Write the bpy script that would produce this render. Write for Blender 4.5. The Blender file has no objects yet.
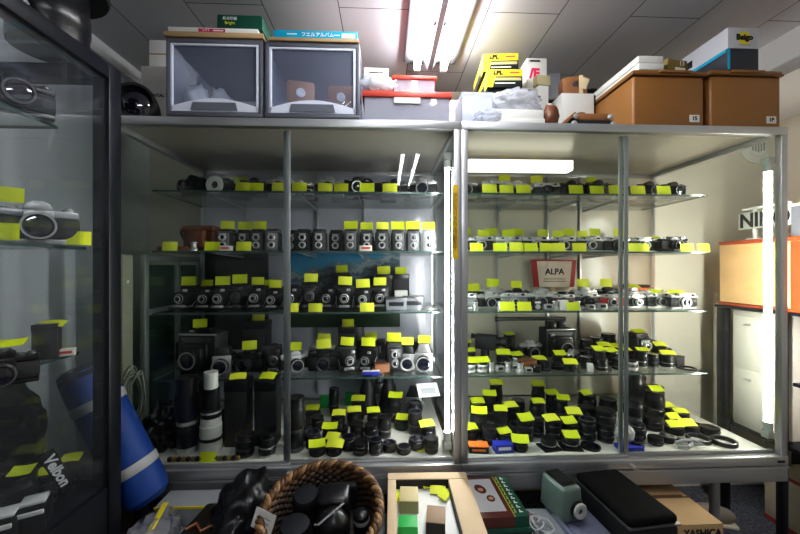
import bpy, bmesh, math, random
from mathutils import Matrix, Vector, Euler
PI = math.pi
R = math.radians
rnd = random.Random(7)
sc = bpy.context.scene
COL = sc.collection

# ------------------------------------------------------------------ camera maths
CAMY, CAMZ, F = -1.31, 1.35, 355.0
TH = math.atan(15 / 355.0)
def ray(px, Y):
    u = (px - 400) / F
    t = (Y - CAMY) / (math.cos(TH) - u * math.sin(TH))
    return t * (math.sin(TH) + u * math.cos(TH)), t
def atx(px, Y): return ray(px, Y)[0]
def atz(py, t): return CAMZ + (267 - py) * t / F
def pt(px, py, Y):
    x, t = ray(px, Y)
    return Vector((x, Y, atz(py, t)))
def proj(x, y, z=1.35):
    dx, dy = x, y - CAMY
    f = dx * math.sin(TH) + dy * math.cos(TH)
    r = dx * math.cos(TH) - dy * math.sin(TH)
    return 400 + F * r / f, 267 - F * (z - CAMZ) / f

# ------------------------------------------------------------------ materials
MATS = {}
def mat(name, col, rough=.5, metal=0., bump=0., bscale=200., var=0., vscale=8., emis=None, estr=0., spec=.5, coat=0., alpha=1., trans=0.):
    if name in MATS: return MATS[name]
    m = bpy.data.materials.new(name); m.use_nodes = True
    nt = m.node_tree; N = nt.nodes; L = nt.links
    b = N['Principled BSDF']
    c = (*col, 1)
    b.inputs['Base Color'].default_value = c
    b.inputs['Roughness'].default_value = rough
    b.inputs['Metallic'].default_value = metal
    b.inputs['Specular IOR Level'].default_value = spec
    b.inputs['Coat Weight'].default_value = coat
    b.inputs['Alpha'].default_value = alpha
    b.inputs['Transmission Weight'].default_value = trans
    tc = N.new('ShaderNodeTexCoord')
    if var > 0:
        n = N.new('ShaderNodeTexNoise'); n.inputs['Scale'].default_value = vscale; n.inputs['Detail'].default_value = 4
        L.new(tc.outputs['Object'], n.inputs['Vector'])
        mx = N.new('ShaderNodeMix'); mx.data_type = 'RGBA'
        mx.inputs[6].default_value = tuple(max(0, v * (1 - var)) for v in col) + (1,)
        mx.inputs[7].default_value = tuple(min(1, v * (1 + var)) for v in col) + (1,)
        L.new(n.outputs['Fac'], mx.inputs[0]); L.new(mx.outputs[2], b.inputs['Base Color'])
    if bump > 0:
        n2 = N.new('ShaderNodeTexNoise'); n2.inputs['Scale'].default_value = bscale; n2.inputs['Detail'].default_value = 2
        L.new(tc.outputs['Object'], n2.inputs['Vector'])
        bp = N.new('ShaderNodeBump'); bp.inputs['Strength'].default_value = bump; bp.inputs['Distance'].default_value = .002
        L.new(n2.outputs['Fac'], bp.inputs['Height']); L.new(bp.outputs['Normal'], b.inputs['Normal'])
    if emis:
        b.inputs['Emission Color'].default_value = (*emis, 1); b.inputs['Emission Strength'].default_value = estr
    MATS[name] = m
    return m

def glassmat(name, tint=(.97, .985, .975), refl=1.0, haze=0.0, hcol=(.8, .85, .85), ior=1.45):
    if name in MATS: return MATS[name]
    m = bpy.data.materials.new(name); m.use_nodes = True
    nt = m.node_tree; N = nt.nodes; L = nt.links
    N.remove(N['Principled BSDF']); out = N['Material Output']
    tr = N.new('ShaderNodeBsdfTransparent'); tr.inputs['Color'].default_value = (*tint, 1)
    gl = N.new('ShaderNodeBsdfGlossy'); gl.inputs['Roughness'].default_value = .01
    lw = N.new('ShaderNodeLayerWeight'); lw.inputs['Blend'].default_value = .5      # Schlick, same from both faces
    pw = N.new('ShaderNodeMath'); pw.operation = 'POWER'; pw.inputs[1].default_value = 5.; L.new(lw.outputs['Facing'], pw.inputs[0])
    mu = N.new('ShaderNodeMath'); mu.operation = 'MULTIPLY_ADD'; mu.inputs[1].default_value = .75 * refl; mu.inputs[2].default_value = .022 * refl
    L.new(pw.outputs[0], mu.inputs[0])
    mx = N.new('ShaderNodeMixShader')
    L.new(mu.outputs[0], mx.inputs[0]); L.new(gl.outputs[0], mx.inputs[2])
    if haze > 0:
        df = N.new('ShaderNodeBsdfDiffuse'); df.inputs['Color'].default_value = (*hcol, 1)
        tl = N.new('ShaderNodeBsdfTranslucent'); tl.inputs['Color'].default_value = (*hcol, 1)
        ad = N.new('ShaderNodeMixShader'); ad.inputs[0].default_value = .4
        L.new(df.outputs[0], ad.inputs[1]); L.new(tl.outputs[0], ad.inputs[2])
        m2 = N.new('ShaderNodeMixShader'); m2.inputs[0].default_value = haze
        L.new(tr.outputs[0], m2.inputs[1]); L.new(ad.outputs[0], m2.inputs[2]); L.new(m2.outputs[0], mx.inputs[1])
    else:
        L.new(tr.outputs[0], mx.inputs[1])
    L.new(mx.outputs[0], out.inputs['Surface'])
    MATS[name] = m
    return m

def emit(name, col, s):
    if name in MATS: return MATS[name]
    m = bpy.data.materials.new(name); m.use_nodes = True
    nt = m.node_tree; N = nt.nodes
    N.remove(N['Principled BSDF'])
    e = N.new('ShaderNodeEmission'); e.inputs[0].default_value = (*col, 1); e.inputs[1].default_value = s
    nt.links.new(e.outputs[0], N['Material Output'].inputs['Surface'])
    MATS[name] = m
    return m

BLACK = mat('black_metal', (.011, .011, .012), .32, .0, .05, 400)
LEATHER = mat('black_leatherette', (.014, .014, .015), .5, 0, .6, 900)
RUBBER = mat('black_rubber', (.010, .010, .011), .48, 0, .3, 1200)
CHROME = mat('satin_chrome', (.56, .56, .55), .28, .6, .05, 700)
SILVER = mat('silver_paint', (.50, .50, .50), .34, .4)
DARKSIL = mat('gunmetal', (.16, .16, .165), .35, .8)
LENSG = mat('coated_lens_glass', (.008, .008, .018), .04, 0, spec=1., coat=1.)
WIN = mat('finder_window', (.02, .025, .03), .06, 0, spec=.8)
WHITE = mat('white_plastic', (.75, .75, .72), .4)
OFFWHITE = mat('white_card', (.72, .71, .67), .7, var=.06)
GREYP = mat('grey_plastic', (.35, .36, .37), .45)
BROWNL = mat('brown_leather', (.16, .060, .028), .42, 0, .5, 250, .3, 20)
TAN = mat('tan_leather', (.30, .13, .05), .45, 0, .5, 250, .3, 18)
CARD = mat('kraft_cardboard', (.46, .31, .16), .8, 0, .15, 150, .12, 12)
CARDP = mat('pale_cardboard', (.60, .46, .30), .8, 0, .15, 150, .10, 12)
ALU = mat('anodised_aluminium', (.56, .565, .57), .34, .75, .06, 300)
ALUD = mat('dull_aluminium', (.42, .425, .43), .45, .6)
BLACKF = mat('black_frame_metal', (.012, .013, .018), .35, .2)
DECKM = mat('pale_deck_laminate', (.62, .61, .55), .35)
FABRIC = mat('black_nylon', (.006, .006, .007), .75, 0, .6, 700)
BAGBLK = mat('black_vinyl', (.010, .010, .012), .30, 0, .3, 60)
BLUE = mat('blue_nylon', (.010, .055, .25), .5, 0, .3, 400, .15, 14)
RED = mat('red_plastic', (.58, .075, .05), .35)
GREEND = mat('dark_green_card', (.004, .075, .045), .5)
CYAN = mat('cyan_card', (.0, .40, .62), .45)
YEL = mat('yellow_card', (.80, .66, .03), .5)
GREEN = mat('bright_green_card', (.03, .42, .08), .5)
MAROON = mat('maroon_card', (.10, .022, .016), .4)
ORANGE = mat('orange_card', (.85, .22, .04), .5)
ROYAL = mat('royal_blue_card', (.03, .045, .42), .45)
SAGE = mat('sage_enamel', (.13, .175, .155), .35, 0, .1, 300)
OLIVE = mat('olive_card', (.20, .14, .035), .6)
BASKETP = mat('brown_plastic', (.29, .130, .034), .42, 0, .12, 350, .05, 6)
BASKETD = mat('dark_brown_plastic', (.17, .078, .022), .45)
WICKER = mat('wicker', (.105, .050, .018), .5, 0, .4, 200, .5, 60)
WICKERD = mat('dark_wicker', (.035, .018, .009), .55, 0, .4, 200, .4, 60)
CREAM = mat('cream_label', (.78, .74, .62), .6)
INK = mat('black_ink', (.012, .012, .012), .6)
WINK = mat('white_ink', (.8, .8, .78), .6)
REDINK = mat('red_ink', (.75, .03, .10), .5)
PINK = mat('raspberry_ink', (.50, .03, .12), .5)
YINK = mat('yellow_ink', (.75, .68, .05), .5)
STRAP = mat('cream_strap', (.66, .54, .34), .7)
GLASS = glassmat('door_glass', (.965, .98, .97), 1.0)
SIDEG = glassmat('side_glass', (.93, .955, .94), 1.0)
SHELFG = glassmat('shelf_glass', (.93, .955, .945), 1.2, .03, (.65, .70, .69))
CASEG = glassmat('case_glass', (.93, .94, .95), 1.6, .02, (.7, .75, .8))
EDGE = mat('green_glass_edge', (.045, .08, .068), .15, 0, spec=.8)
CLEARP = glassmat('clear_plastic', (.92, .94, .98), 1.0, .48, (.84, .86, .95))
CLOUDP = glassmat('cloudy_plastic', (.90, .92, .98), .8, .27, (.82, .86, 1.0))
BAGP = glassmat('poly_bag', (.93, .94, .96), 2.0, .45, (.85, .87, .92))
GREENG = glassmat('green_tinted_glass', (.42, .55, .48), 1.0, .2, (.12, .2, .16))
TUBEW = emit('ceiling_tube_light', (.95, .975, 1.), 34.)
TUBEC = emit('showcase_tube_light', (1., .97, .90), 66.)
TUBEL = emit('left_showcase_tube_light', (.98, .98, 1.), 62.)
BAR_EMIT = emit('bar_emission', (1., .95, .82), 1.1)

def tagmat(name, col):
    m = bpy.data.materials.new(name); m.use_nodes = True
    nt = m.node_tree; N = nt.nodes; L = nt.links; b = N['Principled BSDF']
    b.inputs['Roughness'].default_value = .65
    tc = N.new('ShaderNodeTexCoord'); mp = N.new('ShaderNodeMapping'); mp.inputs['Scale'].default_value = (520, 60, 150)
    L.new(tc.outputs['Object'], mp.inputs['Vector'])
    n = N.new('ShaderNodeTexNoise'); n.inputs['Scale'].default_value = 1.; n.inputs['Detail'].default_value = 2
    L.new(mp.outputs[0], n.inputs['Vector'])
    cr = N.new('ShaderNodeValToRGB'); cr.color_ramp.elements[0].position = .60; cr.color_ramp.elements[1].position = .72
    cr.color_ramp.elements[0].color = (*col, 1); cr.color_ramp.elements[1].color = tuple(v * .62 for v in col) + (1,)
    L.new(n.outputs['Fac'], cr.inputs[0]); L.new(cr.outputs[0], b.inputs['Base Color'])
    return m
TAG = [tagmat('neon_price_card_a', (.64, .71, .020)), tagmat('neon_price_card_b', (.58, .68, .012)), tagmat('neon_price_card_c', (.68, .73, .045))]

# ------------------------------------------------------------------ mesh builder
class MB:
    def __init__(s): s.bm = bmesh.new(); s.mats = []
    def mi(s, m):
        if m not in s.mats: s.mats.append(m)
        return s.mats.index(m)
    def add(s, bm2, m, M=None):
        k = s.mi(m)
        if M is not None: bm2.transform(M)
        for f in bm2.faces: f.material_index = k; f.smooth = True
        me = bpy.data.meshes.new('tmp'); bm2.to_mesh(me); bm2.free()
        s.bm.from_mesh(me); bpy.data.meshes.remove(me)
        return s
    def box(s, c, d, m, bev=0., M=None, seg=2, taper=None):
        b = bmesh.new(); bmesh.ops.create_cube(b, size=1.)
        for v in b.verts:
            v.co = Vector((v.co.x * d[0], v.co.y * d[1], v.co.z * d[2]))
            if taper and v.co.z > 0: v.co.x *= taper[0]; v.co.y *= taper[1]
        if bev > 0:
            bmesh.ops.bevel(b, geom=b.edges[:], offset=bev, segments=seg, affect='EDGES', profile=.5)
        T = Matrix.Translation(Vector(c))
        return s.add(b, m, T if M is None else T @ M)
    def lathe(s, prof, m, M=None, n=20, closed=False):
        b = bmesh.new(); rings = []
        for (r, z) in prof:
            if r < 1e-5: rings.append([b.verts.new((0, 0, z))])
            else: rings.append([b.verts.new((r * math.cos(2 * PI * i / n), r * math.sin(2 * PI * i / n), z)) for i in range(n)])
        for a, c in zip(rings, rings[1:]):
            for i in range(n):
                j = (i + 1) % n
                if len(a) == 1 and len(c) == 1: continue
                if len(a) == 1: b.faces.new((a[0], c[i], c[j]))
                elif len(c) == 1: b.faces.new((a[j], a[i], c[0]))
                else: b.faces.new((a[i], a[j], c[j], c[i]))
        if closed:
            a, c = rings[-1], rings[0]
            for i in range(n):
                j = (i + 1) % n; b.faces.new((a[i], a[j], c[j], c[i]))
        bmesh.ops.recalc_face_normals(b, faces=b.faces[:])
        return s.add(b, m, M)
    def tube(s, pts, r, m, n=6, closed=False, M=None):
        b = bmesh.new(); P = [Vector(p) for p in pts]; N = len(P); rings = []; up = Vector((0, 0, 1)); prev = None
        for i, p in enumerate(P):
            if closed: d = P[(i + 1) % N] - P[i - 1]
            else: d = P[min(i + 1, N - 1)] - P[max(i - 1, 0)]
            if d.length < 1e-9: d = Vector((1, 0, 0))
            d.normalize()
            a = prev if prev is not None else (up if abs(d.z) < .9 else Vector((1, 0, 0)))
            a = (a - d * a.dot(d))
            if a.length < 1e-6: a = d.orthogonal()
            a.normalize(); prev = a; c = d.cross(a)
            rr = r[i] if isinstance(r, (list, tuple)) else r
            rings.append([b.verts.new(p + a * rr * math.cos(2 * PI * k / n) + c * rr * math.sin(2 * PI * k / n)) for k in range(n)])
        rng = range(N) if closed else range(N - 1)
        for i in rng:
            A, B = rings[i], rings[(i + 1) % N]
            for k in range(n):
                j = (k + 1) % n; b.faces.new((A[k], A[j], B[j], B[k]))
        if not closed:
            b.faces.new(rings[0][::-1]); b.faces.new(rings[-1])
        bmesh.ops.recalc_face_normals(b, faces=b.faces[:])
        return s.add(b, m, M)
    def prism(s, outline, depth, m, M=None, bev=0., y0=None):
        # outline in XZ, extruded along y (centred)
        b = bmesh.new()
        y0 = -depth / 2 if y0 is None else y0
        A = [b.verts.new((x, y0, z)) for x, z in outline]; B = [b.verts.new((x, y0 + depth, z)) for x, z in outline]
        n = len(A)
        b.faces.new(A); b.faces.new(B[::-1])
        for i in range(n):
            j = (i + 1) % n; b.faces.new((A[i], B[i], B[j], A[j]))
        bmesh.ops.recalc_face_normals(b, faces=b.faces[:])
        if bev > 0: bmesh.ops.bevel(b, geom=b.edges[:], offset=bev, segments=2, affect='EDGES', profile=.5)
        return s.add(b, m, M)
    def blob(s, r, m, amp=.2, seed=0, sub=3, M=None, freq=3., flat=None):
        from mathutils import noise
        b = bmesh.new(); bmesh.ops.create_icosphere(b, subdivisions=sub, radius=1.)
        off = Vector((seed * 3.7, seed * 1.3, seed * 2.1))
        for v in b.verts:
            d = v.co.normalized()
            k = 1 + amp * noise.noise(d * freq + off) + amp * .5 * (abs(noise.noise(d * freq * 2.7 + off)) - .3)
            v.co = Vector((d.x * r[0] * k, d.y * r[1] * k, d.z * r[2] * k))
            if flat is not None and v.co.z < flat: v.co.z = flat + (v.co.z - flat) * .04
        return s.add(b, m, M)
    def mesh(s, name, ang=35):
        me = bpy.data.meshes.new(name)
        s.bm.to_mesh(me); s.bm.free()
        for m in s.mats: me.materials.append(m)
        me.set_sharp_from_angle(angle=R(ang))
        return me

def rx(a): return Matrix.Rotation(R(a), 4, 'X')
def ry(a): return Matrix.Rotation(R(a), 4, 'Y')
def rz(a): return Matrix.Rotation(R(a), 4, 'Z')
def tr(x, y, z): return Matrix.Translation((x, y, z))
FRONT = rx(90)      # lathe axis z -> -y

def text_mesh(s, size, m, depth=.0006, sx=1., vertical=False, bold=0.):
    cu = bpy.data.curves.new('lettering', 'FONT'); cu.body = '\n'.join(s) if vertical else s
    cu.size = size; cu.align_x = 'CENTER'; cu.align_y = 'CENTER'; cu.extrude = depth; cu.resolution_u = 3; cu.offset = bold
    if vertical: cu.space_line = .85
    o = bpy.data.objects.new('lettering_source', cu); COL.objects.link(o)
    bpy.context.view_layer.update()
    me = bpy.data.meshes.new_from_object(o.evaluated_get(bpy.context.evaluated_depsgraph_get()))
    bpy.data.objects.remove(o); bpy.data.curves.remove(cu)
    me.materials.clear(); me.materials.append(m)
    me.transform(Matrix.Diagonal((sx, 1, 1, 1)))
    return me

# ------------------------------------------------------------------ object helpers
def obj(name, data, parent=None, M=None, label=None):
    o = bpy.data.objects.new(name, data); COL.objects.link(o)
    if isinstance(data, bpy.types.Mesh) and data.users == 1: data.name = name
    if parent is not None: o.parent = parent
    if M is not None: o.matrix_local = M
    if label: o['label'] = label
    return o
LABELS = {}
def tag(o, label, cat, group=None, kind=None):
    if label: o['label'] = label
    if cat: o['category'] = cat
    if group: o['group'] = group
    if kind: o['kind'] = kind
    return o
def thing(name, label, cat, loc=(0, 0, 0), rot=0., group=None, tilt=(0, 0)):
    o = bpy.data.objects.new(name, None); COL.objects.link(o)
    o.empty_display_size = .02
    o.location = loc; o.rotation_euler = (R(tilt[0]), R(tilt[1]), R(rot))
    return tag(o, label, cat, group)
def struct(name, mb, M=None):
    o = obj(name, mb.mesh(name), None, M); o['kind'] = 'structure'; return o
def text_on(parent, s, size, m, loc, rot=(90, 0, 0), name='lettering', sx=1., vertical=False, bold=0.):
    M = Matrix.Translation(loc) @ Euler([R(a) for a in rot]).to_matrix().to_4x4()
    return obj(name, text_mesh(s, size, m, sx=sx, vertical=vertical, bold=bold), parent, M)

# ================================================================== setting
WX0, WX1, WYB, WYF, CZ = -1.36, 2.35, .80, -3.6, 2.40
def wallmat(name, col, var=.04):
    return mat(name, col, .75, 0, .08, 40, var, 3)
WALLB = wallmat('wall_paint_beige', (.72, .67, .57))
WALLL = wallmat('wall_paint_grey', (.58, .59, .60))
def carpet():
    m = bpy.data.materials.new('blue_grey_carpet'); m.use_nodes = True
    nt = m.node_tree; N = nt.nodes; L = nt.links; b = N['Principled BSDF']; b.inputs['Roughness'].default_value = .95
    tc = N.new('ShaderNodeTexCoord'); n = N.new('ShaderNodeTexNoise'); n.inputs['Scale'].default_value = 110; n.inputs['Detail'].default_value = 5
    L.new(tc.outputs['Object'], n.inputs['Vector'])
    cr = N.new('ShaderNodeValToRGB'); cr.color_ramp.elements[0].position = .35; cr.color_ramp.elements[1].position = .68
    cr.color_ramp.elements[0].color = (.035, .040, .060, 1); cr.color_ramp.elements[1].color = (.16, .17, .21, 1)
    L.new(n.outputs['Fac'], cr.inputs[0]); L.new(cr.outputs[0], b.inputs['Base Color'])
    bp = N.new('ShaderNodeBump'); bp.inputs['Strength'].default_value = .6; bp.inputs['Distance'].default_value = .004
    L.new(n.outputs['Fac'], bp.inputs['Height']); L.new(bp.outputs[0], b.inputs['Normal'])
    return m
def ceilmat():
    m = bpy.data.materials.new('ceiling_boards'); m.use_nodes = True
    nt = m.node_tree; N = nt.nodes; L = nt.links; b = N['Principled BSDF']; b.inputs['Roughness'].default_value = .55
    tc = N.new('ShaderNodeTexCoord'); mp = N.new('ShaderNodeMapping')
    mp.inputs['Rotation'].default_value = (0, 0, R(90)); mp.inputs['Location'].default_value = (.17, .075, 0)
    L.new(tc.outputs['Object'], mp.inputs['Vector'])
    br = N.new('ShaderNodeTexBrick'); br.inputs['Scale'].default_value = 1.
    br.inputs['Brick Width'].default_value = .91; br.inputs['Row Height'].default_value = .303
    br.inputs['Mortar Size'].default_value = .0022; br.inputs['Mortar Smooth'].default_value = .3
    br.inputs['Color1'].default_value = (.52, .525, .56, 1); br.inputs['Color2'].default_value = (.48, .485, .52, 1); br.inputs['Mortar'].default_value = (.05, .05, .055, 1)
    L.new(mp.outputs[0], br.inputs['Vector']); L.new(br.outputs['Color'], b.inputs['Base Color'])
    return m
def slab(name, x0, x1, y0, y1, z0, z1, m):
    c = ((x0 + x1) / 2, (y0 + y1) / 2, (z0 + z1) / 2)
    return struct(name, MB().box((0, 0, 0), (x1 - x0, y1 - y0, z1 - z0), m), Matrix.Translation(c))
slab('floor', WX0, WX1, WYF, WYB, -.05, 0, carpet())
slab('ceiling', WX0, WX1, WYF, WYB, CZ, CZ + .05, ceilmat())
slab('wall_back', WX0 - .1, WX1 + .1, WYB, WYB + .1, -.05, CZ + .05, WALLB)
slab('wall_left', WX0 - .1, WX0, WYF, WYB, -.05, CZ + .05, WALLL)
slab('wall_right', WX1, WX1 + .1, WYF, WYB, -.05, CZ + .05, WALLB)
slab('wall_rear', WX0 - .1, WX1 + .1, WYF - .1, WYF, -.05, CZ + .05, mat('rear_wall_grey', (.46, .46, .47), .8, var=.2, vscale=2))
slab('trim_1', 1.80, WX1, WYF, WYB, 2.215, CZ, mat('white_soffit_paint', (.62, .61, .60), .7))
slab('trim_2', WX0, WX0 + .045, WYF, WYB, CZ - .07, CZ, mat('white_cornice_paint', (.60, .60, .61), .6))

# ------------------------------------------------------------------ aluminium showcases
XL, XM, XR = atx(102, 0), atx(461, 0), atx(788, 0)
ZT, ZB, DK, YB = 1.892, .520, .618, .70
SHZ = [1.680, 1.420, 1.153, .868]
SHY0, SHY1 = .25, .665
LINER = mat('showcase_back_panel', (.68, .635, .52), .25, .0, spec=.6)
LINERL = mat('lavender_back_panel', (.60, .61, .69), .22, .0, spec=.6)
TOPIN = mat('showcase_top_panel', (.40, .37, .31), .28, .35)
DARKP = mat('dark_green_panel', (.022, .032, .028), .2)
def showcase(x0, x1, label, left):
    w = x1 - x0; cx = (x0 + x1) / 2
    t = thing('glass_showcase', label, 'showcase', (cx, YB / 2, 0), 0, 'aluminium glass showcases')
    def P(name, mb, par=t, lab=None): return obj(name, mb.mesh(name), par, None, lab)
    h = w / 2; d = YB / 2
    for sx in (-1, 1):
        for sy in (-1, 1):
            P('post', MB().box((sx * (h - .0125), sy * (d - .0125), (ZB + ZT) / 2), (.025, .025, ZT - ZB - .002), ALU, .002))
    P('top_rail', MB().box((0, -d + .012, ZT - .015), (w, .028, .03), ALU, .002))
    P('top_rail', MB().box((0, d - .012, ZT - .015), (w, .024, .03), ALU, .002))
    for sx in (-1, 1):
        P('top_rail', MB().box((sx * (h - .012), 0, ZT - .015), (.024, YB - .06, .03), ALU, .002))
        P('side_pane', MB().box((sx * (h - .010), 0, (DK + ZT) / 2 - .015), (.005, YB - .055, ZT - DK - .035), SIDEG))
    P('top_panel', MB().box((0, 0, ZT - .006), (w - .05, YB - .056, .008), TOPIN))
    P('back_panel', MB().box((0, d - .018, (DK + ZT) / 2 - .01), (w - .05, .008, ZT - DK - .03), LINERL if left else LINER))
    P('deck', MB().box((0, .002, DK - .012), (w - .052, YB - .06, .024), DECKM, .001))
    P('plinth', MB().box((0, -d + .010, ZB + .027), (w, .022, .054), ALUD, .002).box((0, -d + .008, ZB + .057), (w, .03, .006), ALU).box((0, .01, ZB + .01), (w - .05, YB - .06, .02), ALUD)
      .box((0, -d + .012, DK - .018), (w, .028, .034), ALU, .002))
    for sx in (-1, 1):
        for sy in (-1, 1):
            P('leg', MB().lathe([(0, .0), (.024, .0), (.024, .012), (.018, .016), (.018, ZB), (0, ZB)], ALUD, tr(sx * (h - .18), sy * (d - .12), 0), 14))
    # sliding doors
    for k, (a, b, yy) in enumerate(((-h + .026, .014, .020), (-.014, h - .026, .032))):
        pm = MB().box(((a + b) / 2, -d + yy, (DK + ZT) / 2 - .012), (b - a, .005, ZT - DK - .045), GLASS)
        dr = P('sliding_door', pm, t)
        e = b if k == 0 else a
        s_ = -1 if k == 0 else 1
        P('door_stile', MB().box((e + s_ * .007, -d + yy, (DK + ZT) / 2 - .012), (.014, .008, ZT - DK - .05), mat('door_stile_metal', (.40, .43, .42), .3, .7), .001), dr)
        P('door_rail', MB().box(((a + b) / 2, -d + yy, DK + .006), (b - a, .008, .012), ALU, .001), dr)
    lk = P('door_lock', MB().lathe([(0, 0), (.007, 0), (.008, .004), (.006, .022), (.008, .024), (.008, .034), (0, .034)], CHROME, tr(.012, -d + .004, DK - .02) @ FRONT, 14), t)
    # shelves
    stx = [-h * .62, -h * .02, h * .38] if left else [-h * .45, h * .0, h * .30]
    for sxx in stx:
        P('shelf_standard', MB().box((sxx, d - .028, (DK + ZT) / 2), (.012, .012, ZT - DK - .06), ALU, .001))
    for z in SHZ:
        sa, sb = (-h + .0155, h - .030) if left else (-h + .0155, h - .090)
        sh = P('glass_shelf', MB().box(((sa + sb) / 2, (SHY0 + SHY1) / 2 - d, z - .004), (sb - sa, SHY1 - SHY0, .008), SHELFG)
               .box(((sa + sb) / 2, SHY0 - d - .0008, z - .004), (sb - sa, .0015, .0075), EDGE)
               .box((sa - .0006, (SHY0 + SHY1) / 2 - d, z - .004), (.0015, SHY1 - SHY0, .0075), EDGE)
               .box((sb + .0006, (SHY0 + SHY1) / 2 - d, z - .004), (.0015, SHY1 - SHY0, .0075), EDGE), t)
        for sxx in stx:
            P('shelf_bracket', MB().prism([(-.19, -.009), (.19, -.024), (.19, -.010), (-.19, -.0095)], .004, ALU, tr(sxx, .455 - d, z) @ rz(90)), sh)
    # tube light in the front right corner
    zt, zb = (1.80, .655) if not left else (1.80, .64)
    txx = h - .036 if left else atx(768, .085) - cx
    lt = P('light_tube', MB().lathe([(0, zb + .03), (.0125 if not left else .008, zb + .03), (.0125 if not left else .008, zt - .03), (0, zt - .03)], TUBEL if left else TUBEC, tr(txx, -d + .085, 0), 16), t)
    P('tube_socket', MB().box((txx, -d + .085, zt - .015), (.032, .032, .03), WHITE, .004).lathe([(0, zt - .06), (.0145, zt - .06), (.0145, zt - .028), (0, zt - .028)], WHITE, tr(txx, -d + .085, 0), 14), lt)
    P('tube_socket', MB().box((txx, -d + .085, zb + .008), (.032, .032, .03), WHITE, .004).lathe([(0, zb + .02), (.0145, zb + .02), (.0145, zb + .06), (0, zb + .06)], WHITE, tr(txx, -d + .085, 0), 14), lt)
    return t, cx
SHL, CXL = showcase(XL, XM - .001, 'left aluminium glass showcase, dim at its left end, under smoky storage boxes', True)
SHR, CXR = showcase(XM + .001, XR, 'right aluminium glass showcase with bright vertical tube and brown bins on top', False)
# extras fixed to the showcases
obj('name_plate', MB().box((0, 0, 0), (.03, .002, .008), INK).mesh('name_plate'), SHR, tr(XR - CXR - .03, -YB / 2 - .002, ZB + .078))
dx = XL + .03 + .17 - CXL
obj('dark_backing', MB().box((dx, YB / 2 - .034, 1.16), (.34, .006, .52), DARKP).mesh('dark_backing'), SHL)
bl = obj('glowing_bar', MB().box((atx(519, .35) - CXR, .35 - YB / 2, 1.828), (.50, .06, .05), BAR_EMIT, .006).mesh('glowing_bar'), SHR)  # emissive bar modelled for the pale bar under the top panel

# yellow sticker on the centre post
st = thing('security_sticker', 'vertical yellow sticker with dark characters on the bright centre post', 'sticker', (atx(455, 0), -.0035, atz(222, 1.32)))
obj('sticker_sheet', MB().box((0, 0, 0), (.022, .001, .275), mat('yellow_vinyl', (.85, .58, .01), .4)).mesh('sticker_sheet'), st)
text_on(st, '防犯カメラ作動中', .031, mat('brown_ink', (.25, .13, .01), .6), (0, -.001, 0), name='characters', sx=.62, vertical=True)

# ------------------------------------------------------------------ ceiling light
cl = thing('fluorescent_fixture', 'twin tube fluorescent ceiling fixture with both long tubes glowing white', 'ceiling light', (.225, -.16, 2.40))
HOUS = mat('darkened_reflector_enamel', (.17, .16, .175), .5)  # white enamel darkened so the close tubes do not blow it out
obj('housing', MB().box((0, 0, -.012), (.26, 1.28, .024), HOUS, .004).prism([(-.03, -.024), (.03, -.024), (.012, -.062), (-.012, -.062)], 1.25, HOUS).mesh('housing'), cl)
for sx in (-1, 1):
    obj('fluorescent_tube', MB().lathe([(0, -.60), (.0155, -.60), (.0155, .60), (0, .60)], TUBEW, tr(sx * .066, 0, -.058) @ rx(90), 16).mesh('fluorescent_tube'), cl)
    for sy in (-1, 1):
        obj('lamp_holder', MB().box((sx * .066, sy * .612, -.046), (.034, .02, .06), WHITE, .005).mesh('lamp_holder'), cl)
    obj('keyhole', MB().lathe([(0, 0), (.008, 0), (.008, .002), (0, .002)], INK, tr(sx * .020, .30, -.05) @ ry(sx * 64) @ Matrix.Diagonal((1, 1.6, 1, 1)), 12).mesh('keyhole'), cl)
fill_fixture = cl.copy(); COL.objects.link(fill_fixture); fill_fixture.location = (.225, -2.3, 2.40)  # unseen copy added behind the camera to light up the room
fill_fixture['label'] = 'added unseen twin tube fixture behind the camera, filling the room with light'
for ch in list(cl.children):
    c = ch.copy(); COL.objects.link(c); c.parent = fill_fixture
for o_ in (cl, fill_fixture): o_['group'] = 'twin tube ceiling fixtures'

# ================================================================== camera and lens kit (each variant built once)
VAR = {}
def variant(key, fn):
    if key not in VAR:
        parts = fn()
        lo = Vector((9, 9, 9)); hi = Vector((-9, -9, -9))
        for nm, me, pi in parts:
            for v in me.vertices:
                for i in range(3):
                    lo[i] = min(lo[i], v.co[i]); hi[i] = max(hi[i], v.co[i])
        VAR[key] = (parts, lo, hi)
    return VAR[key]
def spawn(key, fn, name, loc, rot=0., scale=1., tilt=(0, 0)):
    parts, lo, hi = variant(key, fn)
    t = bpy.data.objects.new(name, None); COL.objects.link(t); t.empty_display_size = .02
    t.location = loc; t.rotation_euler = (R(tilt[0]), R(tilt[1]), R(rot)); t.scale = (scale,) * 3
    made = []
    for nm, me, pi in parts:
        o = bpy.data.objects.new(nm, me); COL.objects.link(o); o.parent = t if pi is None else made[pi]
        made.append(o)
    return t

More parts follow.
